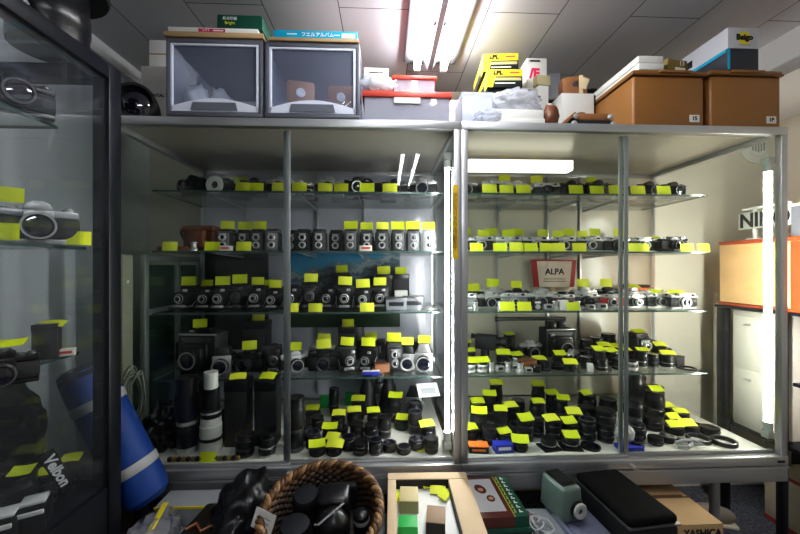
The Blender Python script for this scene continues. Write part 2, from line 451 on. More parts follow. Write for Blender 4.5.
def lensprof(r, h):
    return [(0, 0), (r * .86, 0), (r * .88, h * .12), (r * .97, h * .16), (r * .97, h * .34), (r * .90, h * .37), (r * .90, h * .46), (r, h * .49), (r, h * .80), (r * .95, h * .83), (r * .97, h), (r * .84, h), (r * .72, h * .90)]
def lens_parts(r, h, M, body=BLACK, ring=RUBBER, accent=CHROME, n=22):
    a = MB().lathe(lensprof(r, h), body, M, n).mesh('lens')
    k = MB()
    for i in range(4): k.lathe([(r * 1.0, h * (.52 + .07 * i)), (r * 1.03, h * (.53 + .07 * i)), (r * 1.03, h * (.56 + .07 * i)), (r * 1.0, h * (.57 + .07 * i))], ring, M, n)
    f = MB().lathe([(r * .73, h * .905), (r * .5, h * .94), (0, h * .955)], LENSG, M, n).mesh('front_element')
    c = MB().lathe([(r * .98, h * .985), (r * .99, h * 1.005), (r * .85, h * 1.005), (r * .84, h * .985)], accent, M, n).mesh('rim_ring')
    return a, k.mesh('focus_ring'), f, c

def f_slr(top, body, accent, r=.030, h=.046, hump='pent'):
    def fn():
        P = []
        P.append(('body', MB().box((0, 0, .037), (.142, .036, .050), body, .006).box((-.045, -.018, .036), (.035, .01, .048), body, .005).mesh('body'), None))
        tb = MB().box((0, 0, .006), (.140, .035, .012), top, .003).box((0, 0, .070), (.141, .035, .017), top, .004)
        if hump == 'pent': tb.prism([(-.026, .078), (.026, .078), (.020, .092), (.009, .099), (-.009, .099), (-.020, .092)], .036, top, None, .002)
        elif hump == 'dome': tb.blob((.030, .026, .020), top, .06, 3, 2, tr(0, 0, .084))
        tb.box((0, -.018, .062), (.05, .016, .03), top, .004)
        P.append(('top_plate', tb.mesh('top_plate'), None))
        M = tr(0, -.018, .038) @ FRONT
        a, k, f, c = lens_parts(r, h, M, BLACK, RUBBER, accent)
        P += [('lens', a, None)]; li = len(P) - 1
        P += [('focus_ring', k, li), ('front_element', f, li), ('rim_ring', c, li)]
        P.append(('shutter_dial', MB().lathe([(0, 0), (.0095, 0), (.0095, .008), (.008, .009), (0, .009)], accent if accent != BLACK else DARKSIL, tr(-.042, 0, .078), 14).mesh('shutter_dial'), None))
        P.append(('rewind_knob', MB().lathe([(0, 0), (.011, 0), (.011, .006), (.006, .008), (.006, .010), (0, .010)], accent if accent != BLACK else DARKSIL, tr(.052, 0, .078), 14).mesh('rewind_knob'), None))
        P.append(('advance_lever', MB().box((-.058, -.006, .0815), (.026, .010, .005), top, .002).mesh('advance_lever'), None))
        return P
    return fn
def f_range(top, body, lensm, r=.021, h=.030):
    def fn():
        P = []
        P.append(('body', MB().box((0, 0, .034), (.138, .032, .046), body, .010).mesh('body'), None))
        P.append(('top_plate', MB().box((0, 0, .005), (.137, .032, .010), top, .004).box((0, 0, .062), (.138, .032, .012), top, .004).box((.006, 0, .071), (.088, .030, .014), top, .004).mesh('top_plate'), None))
        P.append(('viewfinder_window', MB().box((.042, -.0152, .069), (.016, .002, .009), WIN).box((-.030, -.0152, .069), (.009, .002, .007), WIN).box((.008, -.0152, .070), (.012, .002, .006), WHITE).mesh('viewfinder_window'), None))
        M = tr(0, -.015, .034) @ FRONT
        a = MB().lathe([(0, 0), (r * 1.25, 0), (r * 1.25, h * .2), (r, h * .25), (r, h * .6), (r * .9, h * .65), (r * .92, h), (r * .74, h), (r * .66, h * .85)], lensm, M, 22).mesh('lens')
        P.append(('lens', a, None)); li = len(P) - 1
        P.append(('front_element', MB().lathe([(r * .67, h * .86), (r * .4, h * .92), (0, h * .94)], LENSG, M, 20).mesh('front_element'), li))
        P.append(('focus_ring', MB().lathe([(r * 1.0, h * .3), (r * 1.08, h * .33), (r * 1.08, h * .52), (r, h * .55)], BLACK if lensm != BLACK else DARKSIL, M, 22).mesh('focus_ring'), li))
        for nm, x, rr, hh in (('shutter_dial', -.046, .009, .008), ('rewind_knob', .058, .0085, .010), ('shutter_button', -.060, .005, .006)):
            P.append((nm, MB().lathe([(0, 0), (rr, 0), (rr, hh), (rr * .8, hh + .001), (0, hh + .001)], CHROME, tr(x, 0, .067), 12).mesh(nm), None))
        return P
    return fn
def f_tlr(body, trim, hood=True):
    def fn():
        P = []
        P.append(('body', MB().box((0, .004, .051), (.074, .076, .100), body, .005).mesh('body'), None))
        if hood:
            P.append(('finder_hood', MB().box((0, .006, .104), (.066, .066, .008), trim, .002).box((0, .006, .113), (.062, .062, .014), body, .003).mesh('finder_hood'), None))
        P.append(('lens_board', MB().box((0, -.038, .052), (.058, .012, .092), trim, .004).mesh('lens_board'), None)); li = len(P) - 1
        for z in (.073, .034):
            M = tr(0, -.043, z) @ FRONT
            nm = 'viewing_lens' if z > .05 else 'taking_lens'
            P.append((nm, MB().lathe([(0, 0), (.0185, 0), (.0185, .006), (.016, .008), (.0165, .013), (.012, .013), (.010, .009)], CHROME, M, 20).lathe([(.0105, .0095), (.006, .0115), (0, .012)], LENSG, M, 18).mesh(nm), li))
        for sx, z in ((1, .07), (1, .03), (-1, .05)):
            P.append(('winding_knob', MB().lathe([(0, 0), (.012, 0), (.012, .007), (.010, .008), (0, .008)], trim, tr(sx * .033, .0, z) @ ry(sx * 90), 14).mesh('winding_knob'), None))
        P.append(('name_badge', MB().box((0, -.0445, .092), (.034, .002, .006), CHROME).mesh('name_badge'), li))
        return P
    return fn
def f_fold(w=.100, h=.112, trim=CHROME, plate=False):
    def fn():
        P = []
        P.append(('body', MB().box((0, .03, h / 2), (w, .034, h), LEATHER, .005).box((0, .03, h + .003), (w * .5, .012, .006), BLACK, .002).mesh('body'), None))
        P.append(('drop_bed', MB().box((0, -.03, .010), (w * .82, .09, .008), BLACK, .002).box((-.02, -.03, .0155), (.006, .08, .003), CHROME).box((.02, -.03, .0155), (.006, .08, .003), CHROME).mesh('drop_bed'), None))
        b = MB()
        for i in range(7):
            k = 1 - i * .06; y = .010 - i * .0078
            b.box((0, y, h * .50), (w * .80 * k, .0055, h * .74 * k), BLACK, .0015).box((0, y - .0039, h * .50), (w * .70 * k, .003, h * .64 * k), BLACK)
        P.append(('bellows', b.mesh('bellows'), None))
        P.append(('lens_standard', MB().box((0, -.050, h * .48), (w * .56, .006, h * .62), BLACK, .003).box((0, -.050, .018), (.05, .014, .012), trim, .002).mesh('lens_standard'), None)); li = len(P) - 1
        M = tr(0, -.052, h * .50) @ FRONT
        P.append(('shutter', MB().lathe([(0, 0), (.026, 0), (.026, .010), (.022, .012), (.014, .013), (.0145, .022), (.0105, .022), (.009, .016)], BLACK, M, 22).lathe([(.0225, .0121), (.0205, .0135), (.0185, .0128)], trim, M, 22).lathe([(.0147, .019), (.0152, .0225), (.0106, .0225)], trim, M, 22).mesh('shutter'), li))
        P.append(('front_element', MB().lathe([(.0092, .0165), (.005, .019), (0, .0195)], LENSG, M, 16).mesh('front_element'), li))
        P.append(('frame_finder', MB().box((.02, -.05, h * .86), (.018, .012, .012), trim, .002).mesh('frame_finder'), li))
        for sx in (-1, 1):
            P.append(('strut', MB().tube([(sx * w * .38, -.045, .014), (sx * w * .44, .012, h * .55)], .002, trim, 6).mesh('strut'), None))
        return P
    return fn
def f_medium(body, lensm):
    def fn():
        P = []
        P.append(('body', MB().box((0, .01, .05), (.098, .10, .096), body, .006).box((0, -.042, .05), (.10, .006, .1), CHROME, .002).mesh('body'), None))
        P.append(('film_back', MB().box((0, .078, .05), (.088, .034, .09), LEATHER, .006).mesh('film_back'), None))
        P.append(('waist_finder', MB().box((0, .01, .122), (.085, .08, .048), body if body != LEATHER else BLACK, .004, taper=(.66, .66)).mesh('waist_finder'), None))
        M = tr(0, -.044, .048) @ FRONT
        a, k, f, c = lens_parts(.042, .052, M, lensm, RUBBER, CHROME)
        P.append(('lens', a, None)); li = len(P) - 1
        P += [('focus_ring', k, li), ('front_element', f, li), ('rim_ring', c, li)]
        P.append(('winding_crank', MB().lathe([(0, 0), (.018, 0), (.018, .014), (0, .014)], CHROME, tr(.048, .01, .05) @ ry(90), 16).mesh('winding_crank'), None))
        return P
    return fn
def f_press(s=1., grey=False):
    def fn():
        P = []; tm = DARKSIL if grey else BLACK
        P.append(('body', MB().box((0, .03, .085), (.170, .10, .165), LEATHER, .008).mesh('body'), None))
        P.append(('trim_frame', MB().box((0, -.021, .163), (.174, .010, .008), CHROME, .002).prism([(-.080, .150), (.080, .150), (.055, .125), (-.055, .125)], .004, DARKSIL, tr(0, -.022, 0)).box((-.083, -.021, .085), (.005, .006, .155), DARKSIL).box((.083, -.021, .085), (.005, .006, .155), DARKSIL).mesh('trim_frame'), None))
        P.append(('bellows', MB().box((0, -.035, .075), (.12, .03, .11), BLACK, .008).box((0, -.055, .07), (.10, .03, .09), BLACK, .008).mesh('bellows'), None))
        M = tr(0, -.055, .065) @ FRONT
        a, k, f, c = lens_parts(.038, .034, M, BLACK, RUBBER, CHROME)
        P.append(('lens', a, None)); li = len(P) - 1
        P += [('focus_ring', k, li), ('front_element', f, li), ('rim_ring', c, li)]
        P.append(('finder', MB().box((.02, .02, .180), (.06, .05, .022), BLACK, .004).mesh('finder'), None))
        P.append(('accessory_shoe', MB().box((-.045, .02, .172), (.024, .03, .010), CHROME, .002).mesh('accessory_shoe'), None))
        P.append(('carry_handle', MB().tube([(-.088, .0, .04), (-.108, .0, .05), (-.108, .0, .12), (-.088, .0, .13)], .007, LEATHER, 8).mesh('carry_handle'), None))
        return P
    return fn
def f_twinfinder():
    def fn():
        P = f_press()()
        out = [p for p in P if p[0] not in ('finder', 'carry_handle', 'accessory_shoe')]
        for sx in (-1, 1):
            out.append(('finder', MB().box((sx * .028 - .01, .02, .185), (.042, .06, .042), BLACK, .006).mesh('finder'), None))
        M = tr(.03, -.05, .075)
        out.append(('scale_dial', MB().lathe([(0, 0), (.012, 0), (.012, .004), (0, .004)], CHROME, tr(-.05, -.022, .13) @ FRONT, 14).mesh('scale_dial'), None))
        return out
    return fn
def f_box(w, d, h, m, lid=None, strip=None, win=False):
    def fn():
        P = [('box_body', MB().box((0, 0, h / 2), (w, d, h), m, min(w, d, h) * .05).mesh('box_body'), None)]
        if lid: P.append(('lid', MB().box((0, 0, h + .002), (w * 1.02, d * 1.02, h * .18), lid, .001).mesh('lid'), None))
        if strip: P.append(('label_strip', MB().box((0, -d / 2 - .0006, h * .55), (w * .7, .001, h * .35), strip).mesh('label_strip'), None))
        return P
    return fn
def f_lens(r, h, style):
    def fn():
        P = []
        body = BLACK
        if style == 'white':
            body = mat('putty_lens_paint', (.55, .55, .52), .4)
        P.append(('barrel', MB().lathe(lensprof(r, h)[:-2] + [(0, h)], body, None, 22).mesh('barrel'), None))
        k = MB()
        nr = max(3, int(h / .014))
        for i in range(nr):
            z = h * .50 + (h * .30) * i / nr
            k.lathe([(r, z), (r * 1.035, z + .001), (r * 1.035, z + h * .2 / nr), (r, z + h * .22 / nr)], RUBBER, None, 22)
        P.append(('focus_ring', k.mesh('focus_ring'), 0))
        ac = {'silver': CHROME, 'white': BLACK}.get(style, DARKSIL)
        P.append(('mount_ring', MB().lathe([(r * .80, -.0), (r * .90, .001), (r * .90, h * .08), (r * .86, h * .085)], ac, None, 22).mesh('mount_ring'), 0))
        P.append(('scale_ring', MB().lathe([(r * .905, h * .385), (r * .915, h * .39), (r * .915, h * .43), (r * .905, h * .435)], CHROME if style in ('silver',) else SILVER if style == 'line' else DARKSIL, None, 22).mesh('scale_ring'), 0))
        if style == 'open':
            P.append(('front_element', MB().lathe([(r * .80, h + .0006), (r * .72, h * .99 + .001), (0, h + .002)], LENSG, None, 22).lathe([(r * .98, h), (r * .98, h + .0015), (r * .82, h + .0015), (r * .82, h)], DARKSIL, None, 22).mesh('front_element'), 0))
        else:
            P.append(('lens_cap', MB().lathe([(r * .99, h), (r * 1.0, h + .002), (r * .98, h + .006), (r * .9, h + .0065), (r * .6, h + .0052), (0, h + .0052)], BLACK, None, 22).box((r * .55, 0, h + .006), (r * .3, r * .4, .002), RUBBER).mesh('lens_cap'), 0))
        return P
    return fn
def f_lyinglens(r, h, style='open'):
    def fn():
        P = []
        M = tr(0, h / 2, r * 1.03) @ FRONT
        a, k, f, c = lens_parts(r, h, M, BLACK, RUBBER, CHROME if style == 'silver' else DARKSIL)
        P.append(('barrel', a, None)); P += [('focus_ring', k, 0), ('front_element', f, 0), ('rim_ring', c, 0)]
        return P
    return fn
def f_whitering():
    def fn():
        P = [('body', MB().box((0, .02, .042), (.10, .05, .082), LEATHER, .008).mesh('body'), None)]
        M = tr(0, -.004, .044) @ FRONT
        P.append(('lens', MB().lathe([(0, 0), (.040, 0), (.042, .03), (.030, .032), (.014, .028)], BLACK, M, 26).mesh('lens'), None))
        P.append(('white_front_ring', MB().lathe([(.042, .030), (.041, .034), (.017, .034), (.016, .031)], WHITE, M, 26).mesh('white_front_ring'), 1))
        P.append(('front_element', MB().lathe([(.0165, .0305), (.008, .032), (0, .0325)], LENSG, M, 18).mesh('front_element'), 1))
        return P
    return fn
def f_binoc():
    def fn():
        P = []
        for sx in (-1, 1):
            P.append(('barrel', MB().lathe([(0, 0), (.042, 0), (.043, .03), (.037, .04), (.034, .10), (.030, .115), (.024, .125), (.020, .165), (.021, .178), (.016, .178), (0, .172)], RUBBER, tr(sx * .046, 0, 0), 22).mesh('barrel'), None))
            P.append(('eyecup', MB().lathe([(.022, .160), (.024, .164), (.024, .184), (.017, .186), (.015, .178)], BLACK, tr(sx * .046, 0, 0), 18).mesh('eyecup'), len(P) - 1))
        P.append(('bridge', MB().box((0, 0, .10), (.05, .022, .045), BLACK, .006).lathe([(0, .12), (.011, .12), (.011, .150), (0, .150)], RUBBER, None, 14).mesh('bridge'), None))
        return P
    return fn
def f_ring(r, w):
    def fn():
        P = [('ring_body', MB().lathe([(r * .80, 0), (r, 0), (r * 1.01, w * .5), (r, w), (r * .80, w)], BLACK, None, 26, True).mesh('ring_body'), None)]
        P.append(('bright_edge', MB().lathe([(r * .88, w + .0002), (r * .91, w + .0010), (r * .94, w + .0002)], DARKSIL, None, 26).mesh('bright_edge'), 0))
        return P
    return fn
def f_filter(r, w, m=None):
    def fn():
        P = [('ring_body', MB().lathe([(r * .86, 0), (r, 0), (r, w), (r * .86, w)], m or BLACK, None, 24, True).mesh('ring_body'), None)]
        P.append(('filter_glass', MB().lathe([(0, w * .5), (r * .87, w * .5)], LENSG, None, 24).mesh('filter_glass'), 0))
        return P
    return fn
def f_hood(r, h):
    def fn():
        P = [('hood_plate', MB().box((0, 0, .004), (r * 2.5, r * 2.2, .006), BLACK, .002).mesh('hood_plate'), None)]
        P.append(('barrel', MB().lathe([(0, .007), (r * .8, .007), (r * .9, h * .5), (r, h * .55), (r, h * .9), (r * .92, h), (0, h)], BLACK, None, 22).mesh('barrel'), None))
        P.append(('bright_ring', MB().lathe([(r * .91, h * .38), (r * .95, h * .40), (r * .95, h * .46), (r * .91, h * .48)], CHROME, None, 22).mesh('bright_ring'), 1))
        return P
    return fn
def f_finder(kind):
    def fn():
        if kind == 'round':
            P = [('barrel', MB().lathe([(0, 0), (.017, 0), (.017, .012), (.013, .016), (.013, .034), (.016, .038), (.016, .044), (0, .044)], CHROME, None, 16).mesh('barrel'), None),
                 ('eyepiece', MB().lathe([(0, .0445), (.011, .0445), (.011, .047), (0, .047)], BLACK, None, 14).mesh('eyepiece'), 0)]
        else:
            P = [('housing', MB().box((0, 0, .014), (.040, .030, .026), CHROME, .004).mesh('housing'), None),
                 ('window', MB().box((0, -.0152, .016), (.022, .002, .012), WIN).mesh('window'), 0),
                 ('shoe_foot', MB().box((0, 0, .001), (.018, .020, .003), BLACK).mesh('shoe_foot'), None)]
        return P
    return fn
def f_meter():
    def fn():
        return [('housing', MB().box((0, 0, .032), (.058, .026, .062), BLACK, .006).mesh('housing'), None),
                ('meter_dial', MB().lathe([(0, 0), (.017, 0), (.017, .005), (.012, .006), (0, .006)], SILVER, tr(0, -.013, .022) @ FRONT, 18).mesh('meter_dial'), None),
                ('meter_window', MB().box((0, -.0135, .05), (.038, .002, .012), WHITE).mesh('meter_window'), None)]
    return fn
def f_cine(pist=True):
    def fn():
        P = [('body', MB().box((0, .0, .115), (.060, .14, .095), LEATHER, .010).mesh('body'), None)]
        M = tr(0, -.068, .125) @ FRONT
        a, k, f, c = lens_parts(.030, .062, M, BLACK, RUBBER, DARKSIL)
        P.append(('lens', a, None)); P += [('focus_ring', k, 1), ('front_element', f, 1), ('rim_ring', c, 1)]
        P.append(('grip', MB().box((0, .01, .036), (.036, .055, .072), BLACK, .010).mesh('grip'), None))
        P.append(('eyepiece', MB().lathe([(0, 0), (.014, 0), (.014, .02), (.018, .024), (.018, .03), (0, .03)], RUBBER, tr(.0, .068, .145) @ rx(-90), 14).mesh('eyepiece'), None))
        P.append(('side_plate', MB().box((-.0305, .0, .115), (.002, .10, .06), BLACK, .0).mesh('side_plate'), None))
        return P
    return fn
def f_brownie():
    def fn():   # brown leather ever-ready case
        P = [('case_body', MB().box((0, 0, .05), (.15, .085, .100), BROWNL, .016, seg=3).mesh('case_body'), None)]
        P.append(('case_lid', MB().box((0, -.004, .098), (.152, .09, .030), BROWNL, .012, seg=3).box((0, -.050, .055), (.085, .03, .08), BROWNL, .014, seg=3).mesh('case_lid'), None))
        P.append(('carry_loop', MB().tube([(-.07, 0, .10), (-.105, 0, .105), (-.11, 0, .085), (-.092, 0, .05), (-.074, 0, .035)], .005, BLACK, 8).mesh('carry_loop'), None))
        return P
    return fn
def f_tag(i, w, h):
    def fn():
        m = MB(); b = bmesh.new()
        n = 6; g = []
        for k in range(n + 1):
            u = k / n - .5
            y = .0035 * (4 * u * u) * (1 if i != 1 else -.8)
            g.append((b.verts.new((u * w, y, 0)), b.verts.new((u * w, y + .0, h))))
        for k in range(n): b.faces.new((g[k][0], g[k + 1][0], g[k + 1][1], g[k][1]))
        m.add(b, TAG[i])
        return [('card', m.mesh('price_card'), None)]
    return fn

KITS = {   # kind: (builder key fn, object name, look, category)
 'slr_s': (f_slr(SILVER, LEATHER, CHROME), 'reflex_camera', 'silver topped reflex camera', 'camera'),
 'slr_c': (f_slr(CHROME, LEATHER, CHROME, .028, .038), 'reflex_camera', 'bright chrome reflex camera', 'camera'),
 'slr_b': (f_slr(BLACK, LEATHER, DARKSIL), 'reflex_camera', 'all black reflex camera', 'camera'),
 'slr_d': (f_slr(BLACK, LEATHER, CHROME, .031, .042, 'dome'), 'reflex_camera', 'dark round-humped reflex camera', 'camera'),
 'slr_w': (f_slr(SILVER, LEATHER, CHROME, .033, .030, 'pent'), 'reflex_camera', 'silver reflex camera with short wide lens', 'camera'),
 'rf_c': (f_range(CHROME, LEATHER, CHROME), 'rangefinder_camera', 'chrome and black rangefinder camera', 'camera'),
 'rf_s': (f_range(SILVER, mat('grey_leatherette', (.20, .20, .20), .6, 0, .4, 900), SILVER, .020, .022), 'rangefinder_camera', 'silver and grey compact camera', 'camera'),
 'rf_b': (f_range(BLACK, LEATHER, BLACK, .024, .034), 'rangefinder_camera', 'black rangefinder camera', 'camera'),
 'rf_k': (f_range(CHROME, LEATHER, BLACK, .025, .034), 'rangefinder_camera', 'chrome topped camera with black lens', 'camera'),
 'rf_r': (f_range(CHROME, mat('red_leatherette', (.42, .025, .02), .5, 0, .4, 900), CHROME, .020, .025), 'rangefinder_camera', 'red and chrome compact camera', 'camera'),
 'rf_m': (f_range(SILVER, mat('maroon_leatherette', (.09, .02, .018), .5, 0, .4, 900), BLACK, .022, .028), 'rangefinder_camera', 'maroon and silver compact camera', 'camera'),
 'rf_w': (f_range(SILVER, LEATHER, WHITE, .026, .016), 'rangefinder_camera', 'silver camera with white lens cap', 'camera'),
 'tlr_b': (f_tlr(LEATHER, BLACK), 'twin_lens_camera', 'black twin lens camera', 'camera'),
 'tlr_g': (f_tlr(LEATHER, mat('charcoal_enamel', (.05, .05, .052), .4)), 'twin_lens_camera', 'black and grey twin lens camera', 'camera'),
 'tlr_s': (f_tlr(LEATHER, mat('pewter_enamel', (.16, .16, .165), .4, .3)), 'twin_lens_camera', 'twin lens camera with grey front', 'camera'),
 'tlr_p': (f_tlr(mat('pale_grey_leatherette', (.34, .33, .33), .5, 0, .4, 900), SILVER), 'twin_lens_camera', 'pale grey twin lens camera', 'camera'),
 'fold': (f_fold(), 'folding_camera', 'black folding bellows camera', 'camera'),
 'fold_w': (f_fold(.112, .104), 'folding_camera', 'wide black folding bellows camera', 'camera'),
 'fold_b': (f_fold(.094, .12, DARKSIL), 'folding_camera', 'tall dark folding bellows camera', 'camera'),
 'med': (f_medium(mat('satin_grey_metal', (.26, .255, .25), .35, .3), BLACK), 'medium_format_camera', 'silver waist-level medium format camera', 'camera'),
 'med_b': (f_medium(LEATHER, BLACK), 'medium_format_camera', 'black waist-level medium format camera', 'camera'),
 'med_w': (f_medium(BLACK, SILVER), 'medium_format_camera', 'black medium format camera with silver lens', 'camera'),
 'press': (f_press(), 'press_camera', 'large boxy black press camera with bright trim', 'camera'),
 'twinf': (f_twinfinder(), 'press_camera', 'large black bellows camera with two finders on top', 'camera'),
 'cine': (f_cine(), 'cine_camera', 'black cine camera with pistol grip', 'camera'),
 'bbox': (f_box(.10, .07, .07, LEATHER, BLACK, None), 'camera_case', 'small black boxy case', 'case'),
 'vbox': (f_box(.088, .078, .245, LEATHER, BLACK, None), 'camera_case', 'very tall narrow black case', 'case'),
 'tbox': (f_box(.095, .09, .16, LEATHER, BLACK, None), 'camera_case', 'tall black boxy case', 'case'),
 'pbox': (f_box(.13, .06, .085, BLACK, None, SILVER), 'viewfinder_box', 'black box with pale front strip', 'box'),
 'wbox': (f_box(.05, .04, .06, OFFWHITE), 'film_box', 'small white carton', 'box'),
 'rwbox': (f_box(.055, .03, .026, CREAM, None, RED), 'film_box', 'small cream and red carton', 'box'),
 'orbox': (f_box(.085, .05, .028, INK, ORANGE, ORANGE), 'film_box', 'small orange and black carton', 'box'),
 'blbox': (f_box(.085, .05, .040, ROYAL, None, WINK), 'film_box', 'small royal blue carton', 'box'),
 'bwbox': (f_box(.10, .03, .020, ROYAL, WHITE), 'film_box', 'flat blue and white carton', 'box'),
 'clbox': (f_box(.095, .06, .050, mat('smoke_grey_acrylic', (.22, .23, .25), .15), DARKSIL, BLACK), 'acrylic_case', 'small grey acrylic case with dark front', 'case'),
 'grbox': (f_box(.05, .03, .06, GREEN), 'green_carton', 'small green carton', 'box'),
 'orgcase': (f_box(.15, .07, .10, ORANGE, BLACK, None), 'camera_case', 'bright orange camera box', 'box'),
 'brn': (f_brownie(), 'leather_camera_case', 'brown leather camera case with carry loop', 'case'),
 'brnflat': (f_box(.15, .07, .022, BROWNL), 'leather_case_base', 'flat brown leather case base', 'case'),
 'brnbit': (f_box(.085, .05, .045, TAN, BROWNL), 'leather_pouch', 'small tan leather pouch', 'case'),
 'wring': (f_whitering(), 'ring_lens_camera', 'black camera with broad white ring round its lens', 'camera'),
 'binoc': (f_binoc(), 'binoculars', 'large black binoculars standing upright', 'binoculars'),
 'find_r': (f_finder('round'), 'optical_finder', 'small round chrome finder', 'finder'),
 'find_s': (f_finder('sq'), 'optical_finder', 'small square chrome finder', 'finder'),
 'meter': (f_meter(), 'light_meter', 'small black light meter', 'light meter'),
 'ring': (f_ring(.045, .016), 'adapter_ring', 'open black ring with bright rim', 'ring'),
 'filt': (f_filter(.034, .007), 'lens_filter', 'flat round black filter', 'filter'),
 'filt_s': (f_filter(.036, .009, CHROME), 'lens_filter', 'flat round silver rimmed filter', 'filter'),
 'hoodl': (f_hood(.032, .042), 'hooded_lens', 'short black lens on a square hood plate', 'lens'),
 'ly': (f_lyinglens(.033, .075), 'lying_lens', 'black lens lying on its side', 'lens'),
 'ly_l': (f_lyinglens(.040, .15), 'lying_lens', 'long black lens lying on its side', 'lens'),
 'wcap': (f_lens(.022, .035, 'white'), 'enlarger_lens', 'small pale topped lens', 'lens'),
}
def kit(kind):
    if kind.startswith('L'):        # L:r:h:style   in mm
        _, r, h, s = kind.split(':')
        r_, h_ = int(r) / 1000, int(h) / 1000
        hw = 'short' if h_ < .055 else 'tall' if h_ > .105 else 'standing'
        look = {'cap': 'capped black lens', 'open': 'open black lens', 'silver': 'silver ringed black lens', 'line': 'pale lined black lens', 'white': 'pale grey lens'}[s]
        return (f_lens(r_, h_, s), 'camera_lens', hw + ' ' + look, 'lens')
    return KITS[kind]

# ------------------------------------------------------------------ filling a shelf
ITEMS = []     # (obj, look, cat, place, px)
PIN = {'vbox', 'ly', 'ly_l', 'brn', 'brnflat', 'press', 'binoc', 'twinf', 'orgcase', 'wring'}
def bounds(kind):
    parts, lo, hi = variant(kind, kit(kind)[0]); return lo, hi
def fill(place, xlim, z, specs, ylim):
    """specs: (kind, px, Y, rot, scale, tag)  tag: None, 's' standing card on top, 'l' card lying on top"""
    PINS = set(PIN); its = []
    for s in specs:
        kind, px, Y = s[0], s[1], s[2]
        rot = s[3] if len(s) > 3 else 0; scl = s[4] if len(s) > 4 else 1.; tg = s[5] if len(s) > 5 else None
        lo, hi = bounds(kind)
        c, s_ = math.cos(R(rot)), math.sin(R(rot))
        xs, ys = [], []
        for ax in (lo.x, hi.x):
            for ay in (lo.y, hi.y):
                xs.append((c * ax - s_ * ay) * scl); ys.append((s_ * ax + c * ay) * scl)
        its.append(dict(kind=kind, x=atx(px, Y), y=Y, x0=min(xs), x1=max(xs), y0=min(ys), y1=max(ys), rot=rot, scl=scl, tag=tg, h=hi.z * scl, round=kind.startswith('L') or kind in ('ring', 'filt', 'filt_s', 'wcap'), px=px))
    for it_ in range(900):
        moved = False
        if it_ == 600: PINS.clear()
        for i in range(len(its)):
            a = its[i]
            for j in range(i + 1, len(its)):
                b = its[j]
                ox = min(a['x'] + a['x1'], b['x'] + b['x1']) - max(a['x'] + a['x0'], b['x'] + b['x0'])
                oy = min(a['y'] + a['y1'], b['y'] + b['y1']) - max(a['y'] + a['y0'], b['y'] + b['y0'])
                if ox > -.001 and oy > -.001:
                    if a['round'] and b['round']:
                        dx, dy = b['x'] - a['x'], b['y'] - a['y']; dd = math.hypot(dx, dy) or 1e-6
                        need = a['x1'] + b['x1'] + .001
                        if dd >= need: continue
                        k = (need - dd) / 2 * .7
                        a['x'] -= dx / dd * k; b['x'] += dx / dd * k; a['y'] -= dy / dd * k; b['y'] += dy / dd * k; moved = True; continue
                    moved = True
                    fa, fb = (0., 2.) if a['kind'] in PINS and b['kind'] not in PINS else (2., 0.) if b['kind'] in PINS and a['kind'] not in PINS else (1., 1.)
                    if ox < oy * 1.2:
                        k = (ox + .0015) / 2 * .6
                        sgn = 1 if a['x'] <= b['x'] else -1
                        a['x'] -= sgn * k * fa; b['x'] += sgn * k * fb
                    else:
                        k = (oy + .0015) / 2 * .6
                        sgn = 1 if a['y'] <= b['y'] else -1
                        a['y'] -= sgn * k * fa; b['y'] += sgn * k * fb
        for a in its:
            a['x'] = min(max(a['x'], xlim[0] - a['x0']), xlim[1] - a['x1'])
            a['y'] = min(max(a['y'], ylim[0] - a['y0']), ylim[1] - a['y1'])
        if not moved: break
    for a in its:
        fn, name, look, cat = kit(a['kind'])
        o = spawn(a['kind'], fn, name, (a['x'], a['y'], z + .0004), a['rot'], a['scl'])
        px, py = proj(a['x'], a['y'])
        ITEMS.append((o, look, cat, place, px))
        if a['tag']:
            k = rnd.randrange(3); sw = rnd.uniform(.92, 1.08)
            top = z + .0006 + a['h']
            if a['tag'] == 's':
                ty = a['y'] + (a['y0'] + a['y1']) / 2 if a['kind'] in ('bbox', 'tbox') else a['y']
                price_tag(a['x'], ty, top, k, sw, place, 'standing', rnd.uniform(-7, 7), -rnd.uniform(4, 12), rnd.uniform(-4, 4))
            else:
                price_tag(a['x'] + rnd.uniform(-.006, .006), a['y'] - .018, top + .002, k, sw, place, 'lying', rnd.uniform(-16, 16), -rnd.uniform(60, 74), 0)
    return its
TW, THH = .063, .039
def price_tag(x, y, z, k, sw, place, how, rot, lean, roll, w=TW, h=THH):
    key = ('tag', k, w, h)
    o = spawn(key, f_tag(k, w, h), 'price_tag', (x, y, z), rot, sw, (lean, roll))
    look = {'standing': 'neon yellow price card standing on its item', 'lying': 'neon yellow price card lying on its item', 'edge': 'neon yellow price card at the shelf edge', 'deck': 'neon yellow price card lying on the deck'}[how]
    ITEMS.append((o, look, 'price tag', place, proj(x, y)[0]))
    return o
def edge_tags(place, z, pxs, y=.2565, dz=0.):
    for px in pxs:
        k = rnd.randrange(3)
        price_tag(atx(px, y), y, z + .0006 + dz, k, rnd.uniform(.95, 1.08), place, 'edge', rnd.uniform(-3, 3), -rnd.uniform(8, 12), 0)
LX = (XL + .019, XM - .036); RX = (XM + .020, XR - .095)
SY = (.272, .655)
def place_name(k, side): return ['top shelf', 'second shelf', 'third shelf', 'fourth shelf', 'bottom deck'][k] + ' of the ' + side + ' showcase'

